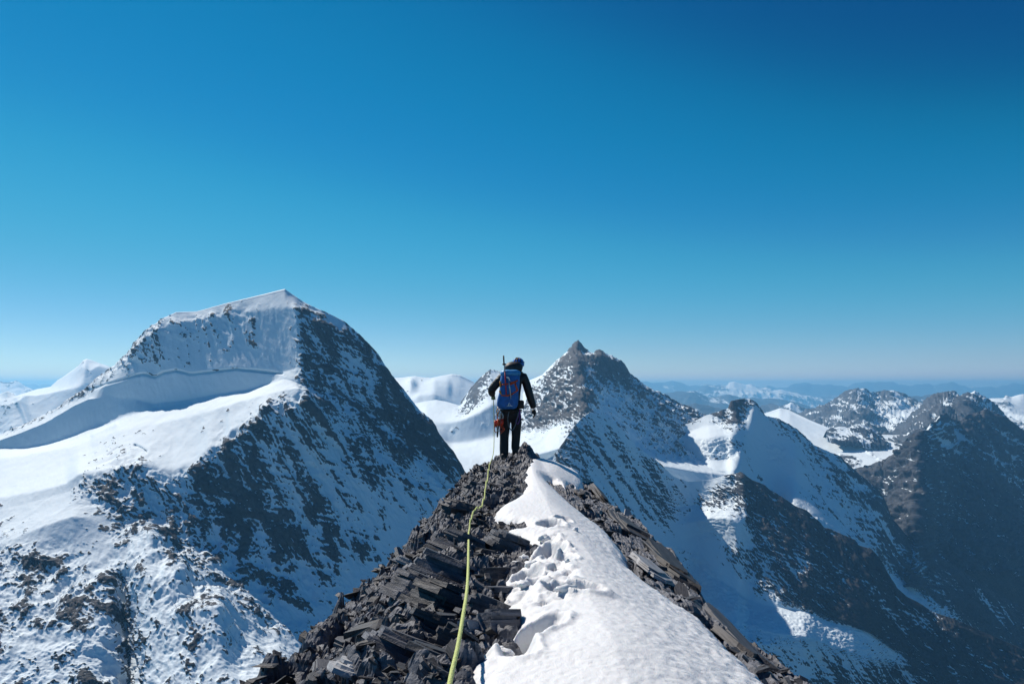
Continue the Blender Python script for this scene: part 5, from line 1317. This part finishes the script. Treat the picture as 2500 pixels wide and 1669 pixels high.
for sx in (1226, 1266):
    mobj('shoulder_strap', tube_mesh('shoulder_strap', spline([lp(sx, 920, -.2), lp(sx, 909, -.1), lp(sx, 908, .06), lp(sx + (2 if sx < 1250 else -2), 922, .19), lp(sx + (1 if sx < 1250 else -1), 950, .19)], 5), .022, 8, M_BLACK), pack)


# ---- things strapped to the pack and hung from the harness
def thing(name, label, cat, at, group=None):
    o = bpy.data.objects.new(name, None); o.location = at; col.objects.link(o)
    return tag(o, label, cat, group)


a = cp(1245, 969, front); t = thing('ice_axe', 'silver ice axe strapped upright to the middle of the blue pack', 'ice axe', a)
q = lambda px, py, dy=0.: cp(px, py, front - .02 + dy) - a
mobj('shaft', tube_mesh('shaft', [q(1242, 925), q(1247, 968)], .011, 8, M_METAL), t)
hd = bmesh.new()
prof = [(1236, 921), (1240, 919.5), (1243.5, 922.5), (1246, 930), (1244, 930), (1242, 925), (1238, 923)]
lo = [hd.verts.new(q(x, y, .008)) for x, y in prof]; hi = [hd.verts.new(q(x, y, -.008)) for x, y in prof]
hd.faces.new(hi); hd.faces.new(lo[::-1])
for k in range(len(prof)): hd.faces.new((lo[k], lo[(k + 1) % len(prof)], hi[(k + 1) % len(prof)], hi[k]))
bmesh.ops.recalc_face_normals(hd, faces=hd.faces); bmesh.ops.triangulate(hd, faces=hd.faces)
me = bpy.data.meshes.new('pick'); hd.to_mesh(me); hd.free(); me.materials.append(M_METAL); mobj('pick', me, t)
mobj('spike', tube_mesh('spike', [q(1247, 967), q(1247.6, 973)], [.011, .003], 8, M_METAL), t)

a = cp(1236, 965, front); t = thing('trekking_pole', 'black and red trekking pole standing up from the pack', 'pole', a)
q = lambda px, py, dy=0.: cp(px, py, front - .015 + dy) - a
mobj('lower_shaft', tube_mesh('lower_shaft', [q(1233.2, 908), q(1236.5, 962)], .009, 8, M_RED), t)
mobj('shaft', tube_mesh('shaft', [q(1230.8, 880), q(1233.2, 909)], .011, 8, M_METAL), t)
mobj('upper_shaft', tube_mesh('upper_shaft', [q(1230, 870), q(1231.2, 892)], .013, 8, M_BLACK), t)
mobj('basket', tube_mesh('basket', [q(1231.4, 889), q(1231.5, 890.5), q(1231.7, 893)], [.03, .034, .016], 12, M_BLACK), t)


def carabiner(name, c, h, wd, tilt, mat, parent):
    pts = []
    for t in np.linspace(0, 2 * math.pi, 20)[:-1]:
        x, z = wd * math.copysign(abs(math.cos(t)) ** .7, math.cos(t)), h * math.sin(t)
        pts.append(c + Vector((x * math.cos(tilt) - z * math.sin(tilt), 0, x * math.sin(tilt) + z * math.cos(tilt))))
    mobj(name, tube_mesh(name, pts, .0065, 6, mat, True), parent)


for i, (px, py, dy, lab, mt) in enumerate(((1211, 1014, -.06, 'red quickdraw hanging outermost from the left hip of the climber', M_RED), (1217.5, 1011, -.13, 'silver and red quickdraw hanging in the middle at his left hip', M_METAL), (1225, 1010, -.17, 'red quickdraw hanging innermost below the blue pack', M_RED))):
    a = cp(px, py, dy); t = thing('quickdraw', lab, 'quickdraw', a, 'climbing gear racked on the left hip')
    carabiner('carabiner', Vector((.0, 0, -.03)), .05, .024, .15 * (i - 1), M_METAL if i != 1 else M_RED, t)
    mobj('sling', tube_mesh('sling', [Vector((.0, 0, -.075)), Vector((.004 * i, -.004, -.13)), Vector((-.004, 0, -.19))], [.024, .032, .026], 8, M_RED if i != 1 else M_ORANGE), t)
    carabiner('carabiner', Vector((-.002, 0, -.235)), .05, .024, -.2 * (i - 1), mt, t)
a = cp(1217, 990, -.12); t = thing('gear_loop', 'tangle of metal screws and rings at the left hip just under the pack', 'climbing gear', a)
for i in range(5):
    carabiner('ring', Vector((.012 * math.sin(i * 2.1), -.015 * i + .02, -.03 - .028 * i)), .035, .02, .5 * math.sin(i * 1.7), M_METAL if i % 2 else M_AMBER, t)
mobj('screw', tube_mesh('screw', [Vector((.02, -.05, -.05)), Vector((.03, -.05, -.25))], .011, 8, M_METAL), t)
a = cp(1214, 1040, -.05); t = thing('ice_hammer', 'short black hammer handle hanging from the left hip', 'hammer', a)
mobj('handle', tube_mesh('handle', [cp(1217, 1035, -.08) - a, cp(1215, 1052, -.08) - a, cp(1214.5, 1066, -.08) - a], [.014, .017, .012], 8, M_BLACK), t)
mobj('head', tube_mesh('head', [cp(1208, 1035, -.08) - a, cp(1217, 1034, -.08) - a, cp(1224, 1036, -.08) - a], [.008, .014, .012], 8, M_METAL), t)
a = cp(1226, 1035, -.15); t = thing('orange_sling', 'thin orange sling dangling in a loop over the left thigh', 'sling', a)
mobj('loop', tube_mesh('loop', spline([cp(x, y, -.16) - a for x, y in ((1224, 1030), (1226, 1043), (1232, 1045), (1229, 1050), (1222, 1057))], 5), .0075, 6, M_ORANGE), t)
a = cp(1270, 986, -.14); t = thing('waist_pouch', 'small black pouch on the right hip beside the pack', 'pouch', a)
mobj('pouch_body', lofted('pouch_body', [(Vector((0, 0, -.075)), .05, .035), (Vector((0, 0, -.06)), .064, .05), (Vector((0, 0, .04)), .062, .05), (Vector((0, 0, .06)), .045, .035)], M_BLACK), t)
mobj('flap', lofted('flap', [(Vector((0, -.002, .02)), .067, .055), (Vector((0, 0, .058)), .06, .048), (Vector((0, 0, .068)), .04, .03)], M_BLACK), t)
for nm, lab, pts, mt in (('purple_sling', 'purple sling looped below the black hip pouch', ((1269, 998), (1266, 1012), (1260, 1026), (1264, 1033), (1269, 1020), (1270, 1002)), M_PURPLE), ('grey_sling', 'grey sling hanging in a long loop across the seat of the trousers', ((1243, 1003), (1240, 1020), (1243, 1040), (1250, 1048), (1256, 1040), (1262, 1022), (1266, 1004)), M_GREYSL)):
    a = cp(*pts[0], -.2); o = mobj(nm, tube_mesh(nm, spline([cp(x, y, -.20 + .0) - a for x, y in pts], 6), .0095, 6, mt)); o.location = a
    tag(o, lab, 'sling')

# ---------------------------------------------------------------- the air: thin even haze round the whole place
def haze():
    x, y0, y1, z0, z1 = 101000, -33000, 113000, -3120, 620
    V = np.array([(-x, y0, z0), (x, y0, z0), (x, y1, z0), (-x, y1, z0), (-x, y0, z1), (x, y0, z1), (x, y1, z1), (-x, y1, z1)])
    F = np.array([(0, 3, 2, 1), (4, 5, 6, 7), (0, 1, 5, 4), (1, 2, 6, 5), (2, 3, 7, 6), (3, 0, 4, 7)])
    m = bpy.data.materials.new('haze_air'); m.use_nodes = True
    t = m.node_tree; t.nodes.clear()
    out = t.nodes.new('ShaderNodeOutputMaterial'); v = t.nodes.new('ShaderNodeVolumePrincipled')
    v.inputs['Color'].default_value = (0.22, 0.6, 1.0, 1)
    v.inputs['Density'].default_value = HAZE
    v.inputs['Absorption Color'].default_value = (.08, .08, .08, 1)
    v.inputs['Anisotropy'].default_value = 0.28
    t.links.new(v.outputs[0], out.inputs['Volume'])
    o = mobj('haze', np_mesh('haze', V, F, m, False))
    tag(o, 'thin blue mountain haze', kind='stuff')


HAZE = 2.6e-5
haze()
